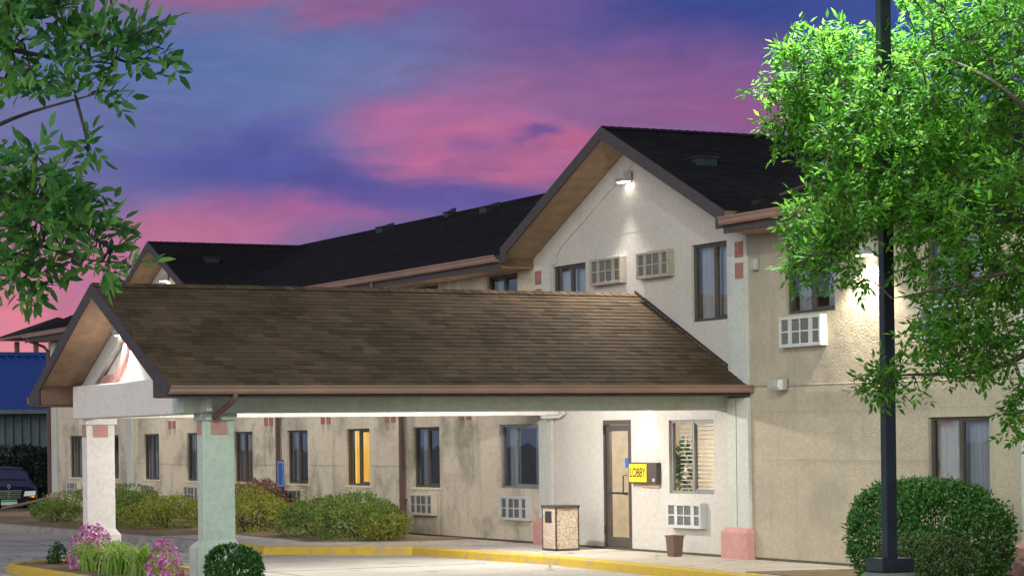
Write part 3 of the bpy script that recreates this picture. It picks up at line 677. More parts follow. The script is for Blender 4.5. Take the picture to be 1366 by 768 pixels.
flood('wall_light', 'boxy flood light high on the big gable wall, shining straight down', -3.66, -.01, 6.22, 600, spot=118, tgt=(-3.66, -2.3, 3.9))
flood('wall_light', 'flood light high on the far small gable, glaring above the canopy roof', FX-.4, -.01, 6.12, 240, (1, .95, .8), spot=150)
flood('wall_light', 'bright flood light on the tan wall behind the dark lamp post', 3.25, -.002, 4.48, 420, (1, .88, .70), spot=126)
flood('wall_light', 'unlit pale flood light on the tan wall below the upper air conditioner', .97, -.002, 2.62, 0, on=False)
cgl = flood('wall_light', 'small flood light in the peak of the canopy end wall above the pink stripe', -4.12, -8.615, 3.60, 75, (1, .97, .88), spot=120)
o = thing('wall_sconce', 'small unlit grey sconce on the tan wall beside the upper accent tiles', 'wall light', (.27, 0, 4.5))
box(.20, .34, -.09, -.001, 4.42, 4.60).build('housing', M['house'], o, bevel=.02)
o = thing('wall_sconce', 'lit sconce on the lobby wall above the yellow sign', 'wall light', (-3.13, 0, 2.3))
box(-3.2, -3.06, -.1, -.001, 2.36, 2.52).build('housing', M['house'], o, bevel=.01)
box(-3.185, -3.075, -.095, -.01, 2.35, 2.359).build('lens', M['bulb'], o)
lamp('bulb', 'SPOT', (-3.13, -.10, 2.33), 48, (1, .84, .62), .04, (-3.13, -.12, 0), o, 120, .8)
for y, e in ((-2.6, 400), (-6.4, 215)):
    o = thing('ceiling_light', 'round flush light under the canopy ceiling, ' + ('nearer the lobby door' if y > -4 else 'nearer the two columns'), 'ceiling light', (-3.55, y, 2.8), 0, 'lights under the canopy ceiling')
    MB().lathe((-3.55, y, 2.745), [(.1, 0), (.15, .01), (.16, .054)], 20).build('housing', M['house'], o, smooth=True)
    MB().lathe((-3.55, y, 2.737), [(.02, 0), (.095, .007)], 20).build('lens', M['bulb'], o)
    lamp('bulb', 'POINT', (-3.55, y, 2.71), e, (1.0, .965, .92), .05, None, o)
o = thing('lobby_lamp', 'ceiling lamp inside the lobby behind the glass door', 'ceiling light', (-3.6, 1.3, 2.58))
MB().lathe((-3.6, 1.3, 2.5), [(.1, 0), (.16, .03), (.16, .095)], 20).build('shade', M['bulb'], o)
lamp('bulb', 'POINT', (-3.6, 1.3, 2.4), 230, (1, .93, .80), .1, None, o)

for i, (x, wd_) in enumerate(((-10.15, 'first'), (-13.72, 'second'), (-17.2, 'third'), (-20.68, 'fourth'), (-27.6, 'fifth'), (-34.5, 'sixth'))):  # fill lamps added under the eave to brighten the wall below
    o = thing('soffit_fill', 'added fill downlight under the main eave, %s from the big gable' % wd_, 'fill light', (x, -.34, EZ-.23), 0, 'fill downlights added under the main eave')
    MB().lathe((x, -.34, EZ-.262), [(.07, 0), (.085, .008), (.085, .03)], 16).build('trim_ring', M['house'], o)
    MB().lathe((x, -.34, EZ-.25), [(.02, 0), (.06, .004)], 16).build('lens', M['bulb'], o)
    lamp('bulb', 'SPOT', (x, -.34, EZ-.29), 360, (1, .92, .78), .03, (x, -.3, 0), o, 82, .7)

# conduit along the tan wall
tag(MB().tube([(.06, -.02, 2.66), (.9, -.02, 2.64)], .011, 6).tube([(1.05, -.02, 2.64), (6.6, -.02, 2.60)], .011, 6).build('conduit', M['ac']), 'thin pale conduit running along the tan wall to the unlit flood light', 'conduit')

# ------------------------------------------------------------------ lobby sign
def text_mesh(s, size, mat, name, parent, loc, rot, xs=1.0, ext=.003, bold=.0):
    cu = bpy.data.curves.new(name, 'FONT'); cu.body = s; cu.size = size; cu.align_x = 'CENTER'; cu.align_y = 'CENTER'; cu.extrude = ext; cu.offset = bold
    to = bpy.data.objects.new('tmp', cu); COL.objects.link(to)
    dg = bpy.context.evaluated_depsgraph_get(); me = bpy.data.meshes.new_from_object(to.evaluated_get(dg)); bpy.data.objects.remove(to)
    for v in me.vertices: v.co.x *= xs
    me.materials.clear(); me.materials.append(mat)
    o = bpy.data.objects.new(name, me); COL.objects.link(o); o.parent = parent; o.location = Vector(loc)-ORG[parent]; o.rotation_euler = rot
    return o
sg = thing('lobby_sign', 'yellow LOBBY sign with black letters in a dark box beside the glass door', 'sign', (-3.15, 0, 1.3))
box(-3.66, -2.74, -.09, -.001, 1.12, 1.47).build('sign_box', M['bronze'], sg, bevel=.005)
box(-3.625, -3.055, -.098, -.09, 1.15, 1.445).build('sign_face', emit('sign_yellow', (.80, .62, .02), .25), sg)
text_mesh('LOBBY', .215, M['iron'], 'lettering', sg, (-3.34, -.1005, 1.297), (R(90), 0, 0), .80, .002, .0035)
box(-2.86, -2.80, -.094, -.09, 1.16, 1.21).build('badge', M['acw'], sg)
box(-3.36, -2.76, -.03, -.0015, 1.06, 1.118).build('bracket', M['soffit'], sg)

# ------------------------------------------------------------------ trash receptacle and bin
def aggregate():
    mt, t, b = newmat('pebble_aggregate'); setp(b, .85, .2); n = t.nodes; l = t.links
    tc = n.new('ShaderNodeTexCoord'); vo = n.new('ShaderNodeTexVoronoi'); vo.inputs['Scale'].default_value = 75; l.new(tc.outputs['Object'], vo.inputs['Vector'])
    cr_ = n.new('ShaderNodeValToRGB'); e = cr_.color_ramp; e.elements[0].color = (.22, .15, .11, 1); e.elements[1].color = (.62, .54, .45, 1); k = e.elements.new(.4); k.color = (.47, .37, .29, 1)
    sp = n.new('ShaderNodeSeparateColor'); l.new(vo.outputs['Color'], sp.inputs[0]); l.new(sp.outputs[0], cr_.inputs[0]); l.new(cr_.outputs[0], b.inputs['Base Color'])
    bp = n.new('ShaderNodeBump'); bp.inputs['Strength'].default_value = .8; bp.inputs['Distance'].default_value = .01; bp.invert = True; l.new(vo.outputs['Distance'], bp.inputs['Height']); l.new(bp.outputs[0], b.inputs['Normal'])
    return mt
M['agg'] = aggregate()
tr = thing('trash_receptacle', 'square pebble-faced litter bin with dark top and square opening by the door', 'litter bin', (-4.62, -.89, 0))
x0, x1, y0, y1 = -4.87, -4.37, -1.11, -.66
box(x0+.008, x1-.008, y0+.008, y1-.008, .03, .72).build('panel', M['agg'], tr)
c = MB()
for x in (x0, x1-.022):
    for y in (y0, y1-.022): c.box(x, x+.022, y, y+.022, .0, .72)
c.box(x0, x1, y0, y1, 0, .03); c.build('corner_post', M['trim'], tr)
box(x0-.015, x1+.015, y0-.015, y1+.015, .72, .76).build('lid', M['trim'], tr, bevel=.008)
MB().box(x0+.12, x1-.16, y0-.004, y0+.021, .47, .66).build('flap', M['iron'], tr)
bn = thing('waste_bin', 'small tapered brown plastic bin against the lobby wall', 'bin', (-1.48, -.55, 0))
mb = MB(); cx_, cy2 = -1.48, -.50
def frustum(cx, cy, z0, z1, a0, b0, a1, b1):
    return [(cx-a0, cy-b0, z0), (cx+a0, cy-b0, z0), (cx+a0, cy+b0, z0), (cx-a0, cy+b0, z0), (cx-a1, cy-b1, z1), (cx+a1, cy-b1, z1), (cx+a1, cy+b1, z1), (cx-a1, cy+b1, z1)]
mb.add(frustum(cx_, cy2, 0, .32, .095, .08, .12, .10), [(0,3,2,1),(0,1,5,4),(1,2,6,5),(2,3,7,6),(3,0,4,7)])
mb.add(frustum(cx_, cy2, .02, .32, .08, .065, .105, .085), [(0,1,2,3),(4,5,1,0),(5,6,2,1),(6,7,3,2),(7,4,0,3)])
mb.build('body', M['down'], bn)
rb = MB()
for a, b_, c_, d_ in ((-.13, .13, -.11, -.09), (-.13, .13, .09, .11), (-.13, -.11, -.09, .09), (.11, .13, -.09, .09)): rb.box(cx_+a, cx_+b_, cy2+c_, cy2+d_, .305, .33)
rb.build('rim', M['down'], bn, bevel=.004)

# ------------------------------------------------------------------ blue parking sign
ps = thing('parking_sign', 'tall narrow blue parking sign on a dark post among the shrubs', 'sign', (-18.3, -.62, 0))
MB().tube([(-18.3, -.6, -.05), (-18.3, -.6, 1.5)], .028, 8).build('post', M['iron'], ps)
box(-18.48, -18.12, -.65, -.632, .9, 1.47).build('sign_plate', plain('sign_blue', (.02, .11, .42), .4, .4), ps, bevel=.01)
bo = MB()
for a in ((-18.46, -18.14, 1.435, 1.45), (-18.46, -18.14, .92, .935), (-18.46, -18.445, .935, 1.435), (-18.155, -18.14, .935, 1.435)): bo.box(a[0], a[1], -.654, -.65, a[2], a[3])
bo.build('border', M['acw'], ps)

# ================================================================== foliage
def leaves(name, pos, dirs, nors, ln, wd, mat, parent, fine=False, fold=.25):
    n = len(pos); d_ = dirs/np.linalg.norm(dirs, axis=1, keepdims=True); s_ = np.cross(d_, nors); s_ /= np.linalg.norm(s_, axis=1, keepdims=True)+1e-9; u_ = np.cross(s_, d_)
    if fine: tpl = [(0, 0, 0), (.32, .42, .5), (.66, .36, .45), (1, 0, -.25), (.66, -.36, .45), (.32, -.42, .5), (.32, 0, 0), (.66, 0, -.06)]; fs = [(0, 6, 1), (6, 7, 2, 1), (7, 3, 2), (0, 5, 6), (6, 5, 4, 7), (7, 4, 3)]
    else: tpl = [(0, 0, 0), (.45, .5, .5), (1, 0, 0), (.45, -.5, .5)]; fs = [(0, 2, 1), (0, 3, 2)]
    ln = np.asarray(ln).reshape(-1, 1)*np.ones((n, 1)); wd = np.asarray(wd).reshape(-1, 1)*np.ones((n, 1)); k = len(tpl)
    V = np.empty((n, k, 3))
    for i, (a, b, c) in enumerate(tpl): V[:, i] = pos + d_*ln*a + s_*wd*b + u_*wd*c*fold
    V -= np.array(ORG[parent])
    me = bpy.data.meshes.new(name); V = V.reshape(-1, 3)
    tot = np.array([len(f) for f in fs]); flat = np.concatenate([np.array(f) for f in fs]); nl = len(flat)
    lv = (np.arange(n)[:, None]*k+flat[None]).ravel(); lt = np.tile(tot, n); ls = np.concatenate([[0], np.cumsum(lt)[:-1]])
    me.vertices.add(len(V)); me.vertices.foreach_set('co', V.ravel()); me.loops.add(len(lv)); me.loops.foreach_set('vertex_index', lv.astype(np.int32))
    me.polygons.add(len(lt)); me.polygons.foreach_set('loop_start', ls.astype(np.int32)); me.update(calc_edges=True); me.validate()
    me.materials.append(mat); o = bpy.data.objects.new(name, me); COL.objects.link(o); o.parent = parent; ORG[o] = ORG[parent]
    return o
def unit(v): return v/(np.linalg.norm(v, axis=-1, keepdims=True)+1e-9)
LM = {}
LM['hedge'] = leaf_mat('leaf_hedge', [(0, (.022, .07, .014)), (.6, (.038, .12, .022)), (1, (.06, .17, .035))], .45, .2, .3)
LM['olive'] = leaf_mat('leaf_olive', [(0, (.12, .17, .03)), (.4, (.22, .29, .05)), (.8, (.34, .37, .07)), (1, (.34, .24, .08))], .6, .3, .15)
LM['mid'] = leaf_mat('leaf_mid', [(0, (.08, .145, .035)), (.4, (.14, .24, .055)), (.85, (.23, .32, .08)), (1, (.28, .20, .09))], .6, .3, .15)
LM['dull'] = leaf_mat('leaf_dull', [(0, (.03, .06, .02)), (.6, (.05, .09, .03)), (1, (.09, .10, .04))], .5, .2, .2); LM['red'] = leaf_mat('leaf_red', [(0, (.15, .07, .055)), (.5, (.25, .12, .09)), (1, (.16, .14, .07))], .6, .3, .15)
LM['tree'] = leaf_mat('leaf_tree', [(0, (.03, .12, .015)), (.4, (.07, .24, .025)), (.85, (.13, .33, .04)), (1, (.22, .34, .05))], .55, .45, .15)
LM['treel'] = leaf_mat('leaf_tree_near', [(0, (.04, .16, .045)), (.5, (.09, .29, .06)), (.9, (.17, .39, .085)), (1, (.24, .36, .08))], .5, .4, .25)
LM['grass'] = leaf_mat('leaf_grass', [(0, (.16, .32, .05)), (.6, (.28, .46, .09)), (1, (.45, .52, .2))], .45, .35)
LM['petal'] = leaf_mat('petal_magenta', [(0, (.42, .06, .30)), (.5, (.55, .14, .42)), (1, (.75, .42, .66))], .5, .4)
LM['dark'] = leaf_mat('leaf_dark', [(0, (.008, .02, .012)), (1, (.02, .045, .02))], .5, .2)
M['bark'] = stucco('bark', (.11, .09, .075), dirt=(.05, .04, .035), amount=.6, streak=.5, bump=.8, bscale=20, big=2)
M['twig'] = plain('twig', (.09, .065, .05), .8, .2)
def shrub(name, label, c, rad, h, n, leaf, mat, boxy=1.0, rough=.25, group=None, stems=14, seed=0, core=True):
    if name == 'shrub':
        h *= .66; rough *= 1.5; rad = (rad[0]*.86, rad[1]*.9)
    """stems from the ground, leaves on a lumpy shell and inside it"""
    n = int(n*2.1); leaf = leaf*1.15
    g = np.random.default_rng(seed+100); o = thing(name, label, 'shrub', c, 0, group); rx, ry = rad if hasattr(rad, '__len__') else (rad, rad)
    lob = unit(g.normal(size=(14, 3))); la = g.uniform(-.5, 1, 14)
    dv = unit(g.normal(size=(n, 3))); dv[:, 2] = np.abs(dv[:, 2])*np.where(g.random(n) < (.82 if name == 'shrub' else .62), 1, -.7)
    lump = 1+rough*((np.exp(6*(dv@lob.T-1))*la).sum(1))
    p_ = 2/(2+2*boxy); q = np.sign(dv)*np.abs(dv)**p_; q = q/np.power((np.abs(q)**(2/p_)).sum(1, keepdims=True), p_/2)
    rr = np.where(g.random(n) < .66, g.normal(1, .04, n), g.uniform(.6, 1, n))
    sz = h*.56
    pos = np.array(c)+q*np.stack([rx*lump, ry*lump, sz*lump], 1)*rr[:, None]+np.array([0, 0, h*.44])
    pos[:, 2] = np.maximum(pos[:, 2], c[2]+.02)
    dirs = unit(dv*.7+g.normal(size=(n, 3))*.75+np.array([0, 0, .35])); nor = unit(dv+g.normal(size=(n, 3))*.6)
    if name == 'shrub':      # loose shoots standing out of the outline
        k = 70; q_ = unit(g.normal(size=(k, 3))); q_[:, 2] = np.abs(q_[:, 2]); b_ = np.array(c)+q_*np.array([rx, ry, sz])*.95+np.array([0, 0, h*.44]); dd_ = unit(q_+g.normal(size=(k, 3))*.4+np.array([0, 0, .6]))
        t_ = np.linspace(0, 1, 16)[None, :, None]; ln_ = g.uniform(.12, .34, k)[:, None, None]
        P_ = (b_[:, None]+dd_[:, None]*t_*ln_).reshape(-1, 3)+g.normal(size=(k*16, 3))*.012
        pos = np.concatenate([pos, P_]); dirs = np.concatenate([dirs, unit(np.repeat(dd_, 16, 0)*.6+g.normal(size=(k*16, 3)))]); nor = np.concatenate([nor, unit(g.normal(size=(k*16, 3)))]); n = len(pos)
    wv_ = g.normal(size=(5, 3))*(9 if leaf < .08 else 5); ph_ = g.uniform(0, 6.28, 5)
    cl_ = np.sin(pos@wv_.T+ph_).mean(1)+g.normal(size=n)*.12
    keep = cl_ > (-.13 if name == 'shrub' else -.36); pos, dirs, nor = pos[keep], dirs[keep], nor[keep]; n = len(pos)
    leaves('foliage', pos, dirs, nor, leaf*g.uniform(.6, 1.25, n), leaf*.55*g.uniform(.7, 1.2, n), mat, o)
    tb = MB()
    for i in range(stems):
        a = g.uniform(0, 6.28); r_ = g.uniform(.3, .8); e = Vector((c[0]+rx*r_*math.cos(a), c[1]+ry*r_*math.sin(a), c[2]+h*g.uniform(.5, .85)))
        b0 = Vector((c[0]+rx*.2*r_*math.cos(a), c[1]+ry*.2*r_*math.sin(a), c[2]-.03)); md = b0.lerp(e, .5)+Vector((0, 0, .06))
        tb.tube([b0, md, e], [.012, .009, .004], 5)
    tb.build('stem', M['twig'], o)
    return o
GS_ = 'shrubs along the motel wall'
shrub('hedge_shrub', 'large clipped round-topped green shrub against the tan wall behind the lamp post', (6.72, -1.62, -.0), (.98, .86), 1.26, 14000, .05, LM['hedge'], .25, .06, seed=1, stems=20)
shrub('hedge_shrub', 'lower dull green shrub in front of the large clipped one', (8.5, -3.0, -.15), (.52, .5), .82, 5500, .045, LM['dull'], .4, .12, seed=2)
def bush(label, x, y, rx, ry, h, mat, n=2600, leaf=.06, rough=.45, name='shrub', seed=0): return shrub(name, label, (x, y, .0), (rx, ry), h, n, leaf, mat, .1, rough, GS_, 16, seed)
bush('broad loose green shrub spilling over the path below the lit yellow window, left half', -13.3, -1.75, 1.15, .95, 1.0, LM['mid'], 4200, .06, .5, seed=3)
bush('broad loose green shrub beside the downspout and the second window from the lobby', -11.6, -1.75, .95, .95, .95, LM['mid'], 4200, .06, .5, seed=4)
bush('small light green tuft at the right end of the wall shrubs', -10.55, -1.6, .5, .5, .52, LM['olive'], 1500, .055, .3, seed=5)
bush('yellow-green shrub right behind the near canopy column', -17.3, -1.8, 1.35, .9, .98, LM['olive'], 4200, .06, .45, seed=6)
bush('reddish shrub behind the yellow-green one beside the blue parking sign', -19.4, -.8, 1.2, .6, 1.28, LM['red'], 3600, .06, .4, seed=7)
bush('olive shrub just left of the near canopy column', -20.9, -2.5, 1.3, .8, .78, LM['olive'], 3400, .06, .4, seed=8)
bush('dark olive shrub in the middle between the two columns', -23.0, -2.5, 1.35, .8, .85, LM['mid'], 3400, .06, .4, seed=9)
bush('dull green shrub just right of the far canopy column', -25.6, -2.2, 1.4, .8, 1.0, LM['mid'], 3400, .06, .4, seed=10)
bush('low grey-green shrub at the motel corner below the last window', -27.3, -3.2, .72, .55, .62, LM['mid'], 2000, .055, .35, seed=11)
shrub('round_shrub', 'small round glossy green shrub at the foot of the near column', (.85, -8.75, -.06), (.34, .34), .52, 3000, .05, LM['hedge'], .2, .12, seed=12)
shrub('round_shrub', 'tiny green shrub left of the far column base', (-7.0, -8.95, -.06), (.13, .13), .34, 420, .05, LM['hedge'], .2, .2, seed=13, stems=6)
# flowers
def petunias(label, c, rx, ry, h, n, seed):
    g = np.random.default_rng(seed); o = thing('flower_clump', label, 'flowers', c, 0, 'magenta flower clumps by the columns')
    dv = unit(g.normal(size=(n, 3))); dv[:, 2] = np.abs(dv[:, 2]); rr = g.uniform(.5, 1, n)
    pos = np.array(c)+dv*np.array([rx, ry, h])*rr[:, None]
    leaves('foliage', pos, unit(dv+g.normal(size=(n, 3))*.7), unit(g.normal(size=(n, 3))+[0, 0, .7]), .07*g.uniform(.6, 1.2, n), .03, LM['grass'], o)
    k = int(n*.42); dv = unit(g.normal(size=(k, 3))); dv[:, 2] = np.abs(dv[:, 2]); cen = np.array(c)+dv*np.array([rx, ry, h])*g.uniform(.92, 1.08, k)[:, None]
    ps_, ds_, ns_ = [], [], []
    for i in range(k):
        ax = unit(dv[i]+g.normal(size=3)*.3); a = unit(np.cross(ax, [.3, .5, .8])); b = np.cross(ax, a)
        for j in range(5):
            q = j*2*math.pi/5; ps_.append(cen[i]); ds_.append(a*math.cos(q)+b*math.sin(q)+ax*.3); ns_.append(ax)
    leaves('blossom', np.array(ps_), np.array(ds_), np.array(ns_), .05, .046, LM['petal'], o)
petunias('tall magenta flower clump in front of the far white column', (-5.0, -8.95, -.05), .62, .34, .66, 620, 31)
petunias('smaller magenta flower clump left of the near column', (-1.5, -8.95, -.05), .42, .24, .52, 340, 32)
# strappy grass plants
def daylily(label, c, n, ln, seed):
    g = np.random.default_rng(seed); o = thing('grass_plant', label, 'plant', c, 0, 'strap-leaved plants in the island bed'); mb = MB()
    for i in range(n):
        a = g.uniform(0, 6.28); out = g.uniform(.2, .75)*ln; hh = ln*g.uniform(.6, 1.0); b0 = Vector((c[0]+g.normal()*.09, c[1]+g.normal()*.09, c[2])); w = g.uniform(.010, .018)
        side = Vector((-math.sin(a), math.cos(a), 0))*w; k = 6; base = len(mb.v)
        for j in range(k+1):
            t = j/k; p = b0+Vector((math.cos(a), math.sin(a), 0))*out*(t**1.4)+Vector((0, 0, hh*(1.55*t-.85*t*t*(1+out/ln*.6)))); ww = side*(1-t**3)
            mb.v += [tuple(p-ww), tuple(p+ww)]
        for j in range(k): mb.f.append((base+2*j, base+2*j+1, base+2*j+3, base+2*j+2))
    mb.build('blade', LM['grass'], o)
for i, (x, y, lab) in enumerate([(-4.6, -9.1, 'strap-leaved plant beside the tall magenta flowers'), (-3.9, -8.95, 'strap-leaved plant in the middle of the island bed, left one'), (-3.15, -9.1, 'strap-leaved plant in the middle of the island bed, right one'), (-2.3, -8.95, 'strap-leaved plant beside the smaller magenta flowers')]):
    daylily(lab, (x, y, -.06), 120, .86, 50+i)

# ------------------------------------------------------------------ trees
def compound(pos, d_, up, n_pairs, rach, ln, wd, out, g, droop=.22):
    s_ = np.cross(d_, up); s_ /= np.linalg.norm(s_)+1e-9
    for k in range(n_pairs):
        t = (k+.6)/(n_pairs+.3); p = pos+d_*rach*t+np.array([0, 0, -.12*rach*t*t])
        for sg_ in (1, -1):
            dr = d_*.65+s_*sg_*.85+g.normal(size=3)*.18+np.array([0, 0, -droop]); out.append((p, dr, up+g.normal(size=3)*.35, ln*g.uniform(.55, 1.2), wd*g.uniform(.7, 1.15)))
    out.append((pos+d_*rach, d_+np.array([0, 0, -droop])+g.normal(size=3)*.1, up+g.normal(size=3)*.3, ln*1.15, wd*1.1))
def tree(name, label, base, limbs, lobes, n_twigs, per, ln, mat, seed, fine, group=None, rach=.2, pairs=3, droop=.22, tilt=None):
    g = np.random.default_rng(seed); o = thing(name, label, 'tree', base, 0, group); tb = MB(); pts = []
    for pl, ra in limbs:
        # smooth the limb
        P = [Vector(p) for p in pl]; Q = []; RR = []
        for i in range(len(P)-1):
            p0, p1, p2, p3 = P[max(i-1, 0)], P[i], P[i+1], P[min(i+2, len(P)-1)]
            for k in range(5):
                t = k/5; Q.append(.5*((2*p1)+(p2-p0)*t+(2*p0-5*p1+4*p2-p3)*t*t+(3*p1-p0-3*p2+p3)*t**3)); RR.append(ra[i]+(ra[i+1]-ra[i])*t)
        Q.append(P[-1]); RR.append(ra[-1]); tb.tube(Q, RR, 8); pts += [np.array(q) for q in Q[2:]]
    pts = np.array(pts); nodes = pts.copy(); L5 = []
    vol = np.array([l_[3] for l_ in lobes]); vol = vol/vol.sum(); tg = []
    for li, (c, r_, ax, w) in enumerate(lobes):
        k = int(n_twigs*vol[li]); dv = unit(g.normal(size=(k, 3))); q = dv*(g.random(k)**.42)[:, None]*np.array(r_); tg.append(np.array(c)+q)
    tg = np.concatenate(tg)
    # nearest first, so twigs grow out of earlier twigs
    dd = np.array([np.min(np.linalg.norm(nodes-p, axis=1)) for p in tg]); order = np.argsort(dd)
    for i in order:
        p = tg[i]; dist = np.linalg.norm(nodes-p, axis=1); j = int(np.argmin(dist)); a = nodes[j]; D = dist[j]
        md = (a+p)/2+np.array([0, 0, .10*D])+g.normal(size=3)*.06*D
        r_ = .004+.006*min(1, D); tb.tube([tuple(a), tuple(md), tuple(p)], [r_*1.3, r_, .0025], 4, cap=False)
        nodes = np.vstack([nodes, md[None], p[None], ((a+md)/2)[None], ((p+md)/2)[None]])
        tdir = unit(p-md)
        for k in range(per):
            t = .25+.75*(k+1)/per; q = md+(p-md)*t
            dr = unit(tdir*(.9 if k == per-1 else .45)+g.normal(size=3)*.55+np.array([0, 0, .05])); up = unit((np.array([0, 0, 1.]) if tilt is None else np.array(tilt))+g.normal(size=3)*.4)
            compound(q, dr, up, pairs, rach*g.uniform(.7, 1.1), ln, ln*.42, L5, g, droop)
    tb.build('trunk', M['bark'], o, smooth=True)
    leaves('crown', np.array([a[0] for a in L5]), np.array([a[1] for a in L5]), np.array([a[2] for a in L5]), np.array([a[3] for a in L5]), np.array([a[4] for a in L5]), mat, o, fine)
    return o
def at(px, py, dist):   # a point of the place seen along a direction of the compass, DIST metres out
    x, y = px-683, py-384; X = x*cr-y*sr; Y = x*sr+y*cr
    return tuple(CAM+(f0+r0*(X/F_PX)+u0*((HOR-Y)/F_PX))*dist)
# right tree: trunk just outside the picture on the right, crown round the lamp post
tb_ = at(1530, 600, 18.6); RB = (tb_[0], tb_[1], -.15)
def up(p, z): return (p[0], p[1], z)
fork = at(1500, 400, 18.6)
limbsR = [([RB, up(tb_, 1.2), fork], [.17, .14, .12]),
          ([fork, at(1440, 240, 18.6), at(1340, 120, 18.8), at(1220, 70, 20.2), at(1080, 90, 20.3)], [.06, .026, .016, .011, .006]),
          ([fork, at(1400, 360, 18.4), at(1330, 366, 18.4), at(1262, 384, 18.5), at(1190, 398, 18.4)], [.05, .03, .02, .010, .004]),
          ([fork, at(1400, 330, 19.2), at(1290, 260, 19.6), at(1150, 230, 19.6), at(1040, 260, 19.6)], [.09, .06, .045, .025, .01]),
          ([fork, at(1470, 100, 18.9), at(1420, -120, 19.0), at(1330, -260, 19.0)], [.11, .08, .05, .02]),
          ([fork, at(1430, 430, 18.5), at(1330, 490, 18.5), at(1200, 500, 18.6)], [.05, .035, .02, .008]),
          ([fork, at(1620, 200, 18.9), at(1740, 60, 19.2)], [.1, .06, .02])]
px_ = 18.8/3200
def lobe(px, py, dist, rx, ry, rz_, w): return (at(px, py, dist), (rz_, rx*px_, ry*px_), None, w)
lobesR = [lobe(1120, 130, 20.3, 125, 110, .6, 1.1), lobe(1290, 90, 20.6, 150, 160, .9, 1.35), lobe(1200, 180, 19.2, 150, 110, .4, .45), lobe(1230, 250, 19.9, 180, 95, .8, 1.3), lobe(1330, 330, 18.9, 130, 130, .9, 1.05),
          lobe(1100, 300, 18.9, 60, 60, .4, .22), lobe(1105, 355, 18.5, 55, 40, .3, .10), lobe(1290, 465, 18.5, 110, 48, .5, .27), lobe(1190, 505, 18.6, 45, 28, .3, .07), lobe(1370, 545, 18.3, 35, 40, .3, .10),
          lobe(1420, -80, 19.2, 300, 200, 1.4, 1.5), lobe(1560, 150, 19, 160, 250, 1.3, 1.2)]
tree('ash_tree', 'leafy bright green tree around the tall lamp post in front of the motel', RB, limbsR, lobesR, 2300, 4, .073, LM['tree'], 61, False, rach=.15, droop=.06, tilt=(.2, -.3, .9))
# left tree: branches reaching in from a trunk outside the picture on the left
LB = at(-420, 500, 8.3); LBg = (LB[0], LB[1], -.15); forkL = at(-400, 200, 8.3)
limbsL = [([LBg, LB, forkL], [.15, .13, .11]),
          ([forkL, at(-220, 100, 8.2), at(-60, 60, 8.1), at(60, 75, 8.0), at(150, 85, 7.9)], [.06, .04, .022, .012, .005]),
          ([forkL, at(-240, 180, 8.1), at(-80, 190, 8.0), at(40, 150, 8.0), at(130, 125, 7.9)], [.05, .035, .02, .01, .004]),
          ([forkL, at(-250, 260, 8.2), at(-90, 290, 8.0), at(30, 320, 7.9), at(110, 345, 7.9), at(165, 350, 7.9)], [.06, .04, .025, .012, .007, .003]),
          ([forkL, at(-300, 20, 8.3), at(-160, -90, 8.3), at(20, -120, 8.2)], [.07, .05, .03, .01]),
          ([forkL, at(-520, 60, 8.5), at(-620, -60, 8.6)], [.07, .05, .02])]
def lobeL(px, py, dist, rx, ry, rz_, w): k = dist/3200; return (at(px, py, dist), (rz_, rx*k, ry*k), None, w)
limbsL = [(p_, [r_*(.55 if i else 1) for r_ in ra]) for i, (p_, ra) in enumerate(limbsL)]
lobesL = [lobeL(40, 25, 8.0, 90, 55, .28, .5), lobeL(150, 62, 7.9, 72, 34, .2, .3), lobeL(20, 105, 8.0, 60, 32, .25, .13), lobeL(120, 122, 7.9, 34, 16, .1, .07),
          lobeL(20, 240, 8.0, 85, 48, .3, .38), lobeL(55, 305, 8.0, 95, 60, .3, .55), lobeL(30, 362, 8.0, 70, 32, .25, .2), lobeL(138, 345, 7.9, 40, 26, .12, .1), lobeL(118, 212, 7.9, 22, 16, .1, .04),
          lobeL(-200, 40, 8.2, 200, 200, .5, .9), lobeL(-180, 260, 8.2, 160, 120, .45, .6), lobeL(-480, 0, 8.6, 260, 220, .7, .6)]
tree('ash_tree', 'dark green tree branches reaching in from the left in front of the sky', LBg, limbsL, lobesL, 290, 3, .057, LM['treel'], 62, True, rach=.10, pairs=3, droop=-.12, tilt=(.5, -.6, .6))

# ------------------------------------------------------------------ lamp post
lp_ = at(1187, 743, 20.0); PX, PY = lp_[0], lp_[1]
post = thing('lamp_post', 'tall dark square lamp post on a concrete pedestal, rising through the tree', 'lamp post', (PX, PY, -.15))
ang = math.atan2(CAM.y-PY, CAM.x-PX)+R(28)
def rbox(cx, cy, w, dp, z0, z1, a, mb=None):
    mb = mb or MB(); c_, s_ = math.cos(a), math.sin(a); p = []
    for z in (z0, z1):
        for sx, sy in ((-1, -1), (1, -1), (1, 1), (-1, 1)):
            x, y = sx*w/2, sy*dp/2; p.append((cx+x*c_-y*s_, cy+x*s_+y*c_, z))
    return mb.add(p, [(0,3,2,1),(4,5,6,7),(0,1,5,4),(1,2,6,5),(2,3,7,6),(3,0,4,7)])
M['post'] = plain('post_paint', (.018, .026, .034), .35, .5, vary=.3, scale=5)
rbox(PX, PY, .098, .098, .75, 8.4, ang).build('pole', M['post'], post, bevel=.006)
rbox(PX, PY, .30, .30, .735, .85, ang).build('base_cover', M['post'], post, bevel=.008)
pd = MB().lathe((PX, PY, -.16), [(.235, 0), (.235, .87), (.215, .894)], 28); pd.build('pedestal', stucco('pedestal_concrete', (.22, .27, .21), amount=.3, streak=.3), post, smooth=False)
hx, hy = PX-1.25, PY+.05
MB().tube([(PX, PY, 8.3), (PX-.6, PY+.02, 8.42), (hx, hy, 8.42)], .04, 8).build('arm', M['post'], post)
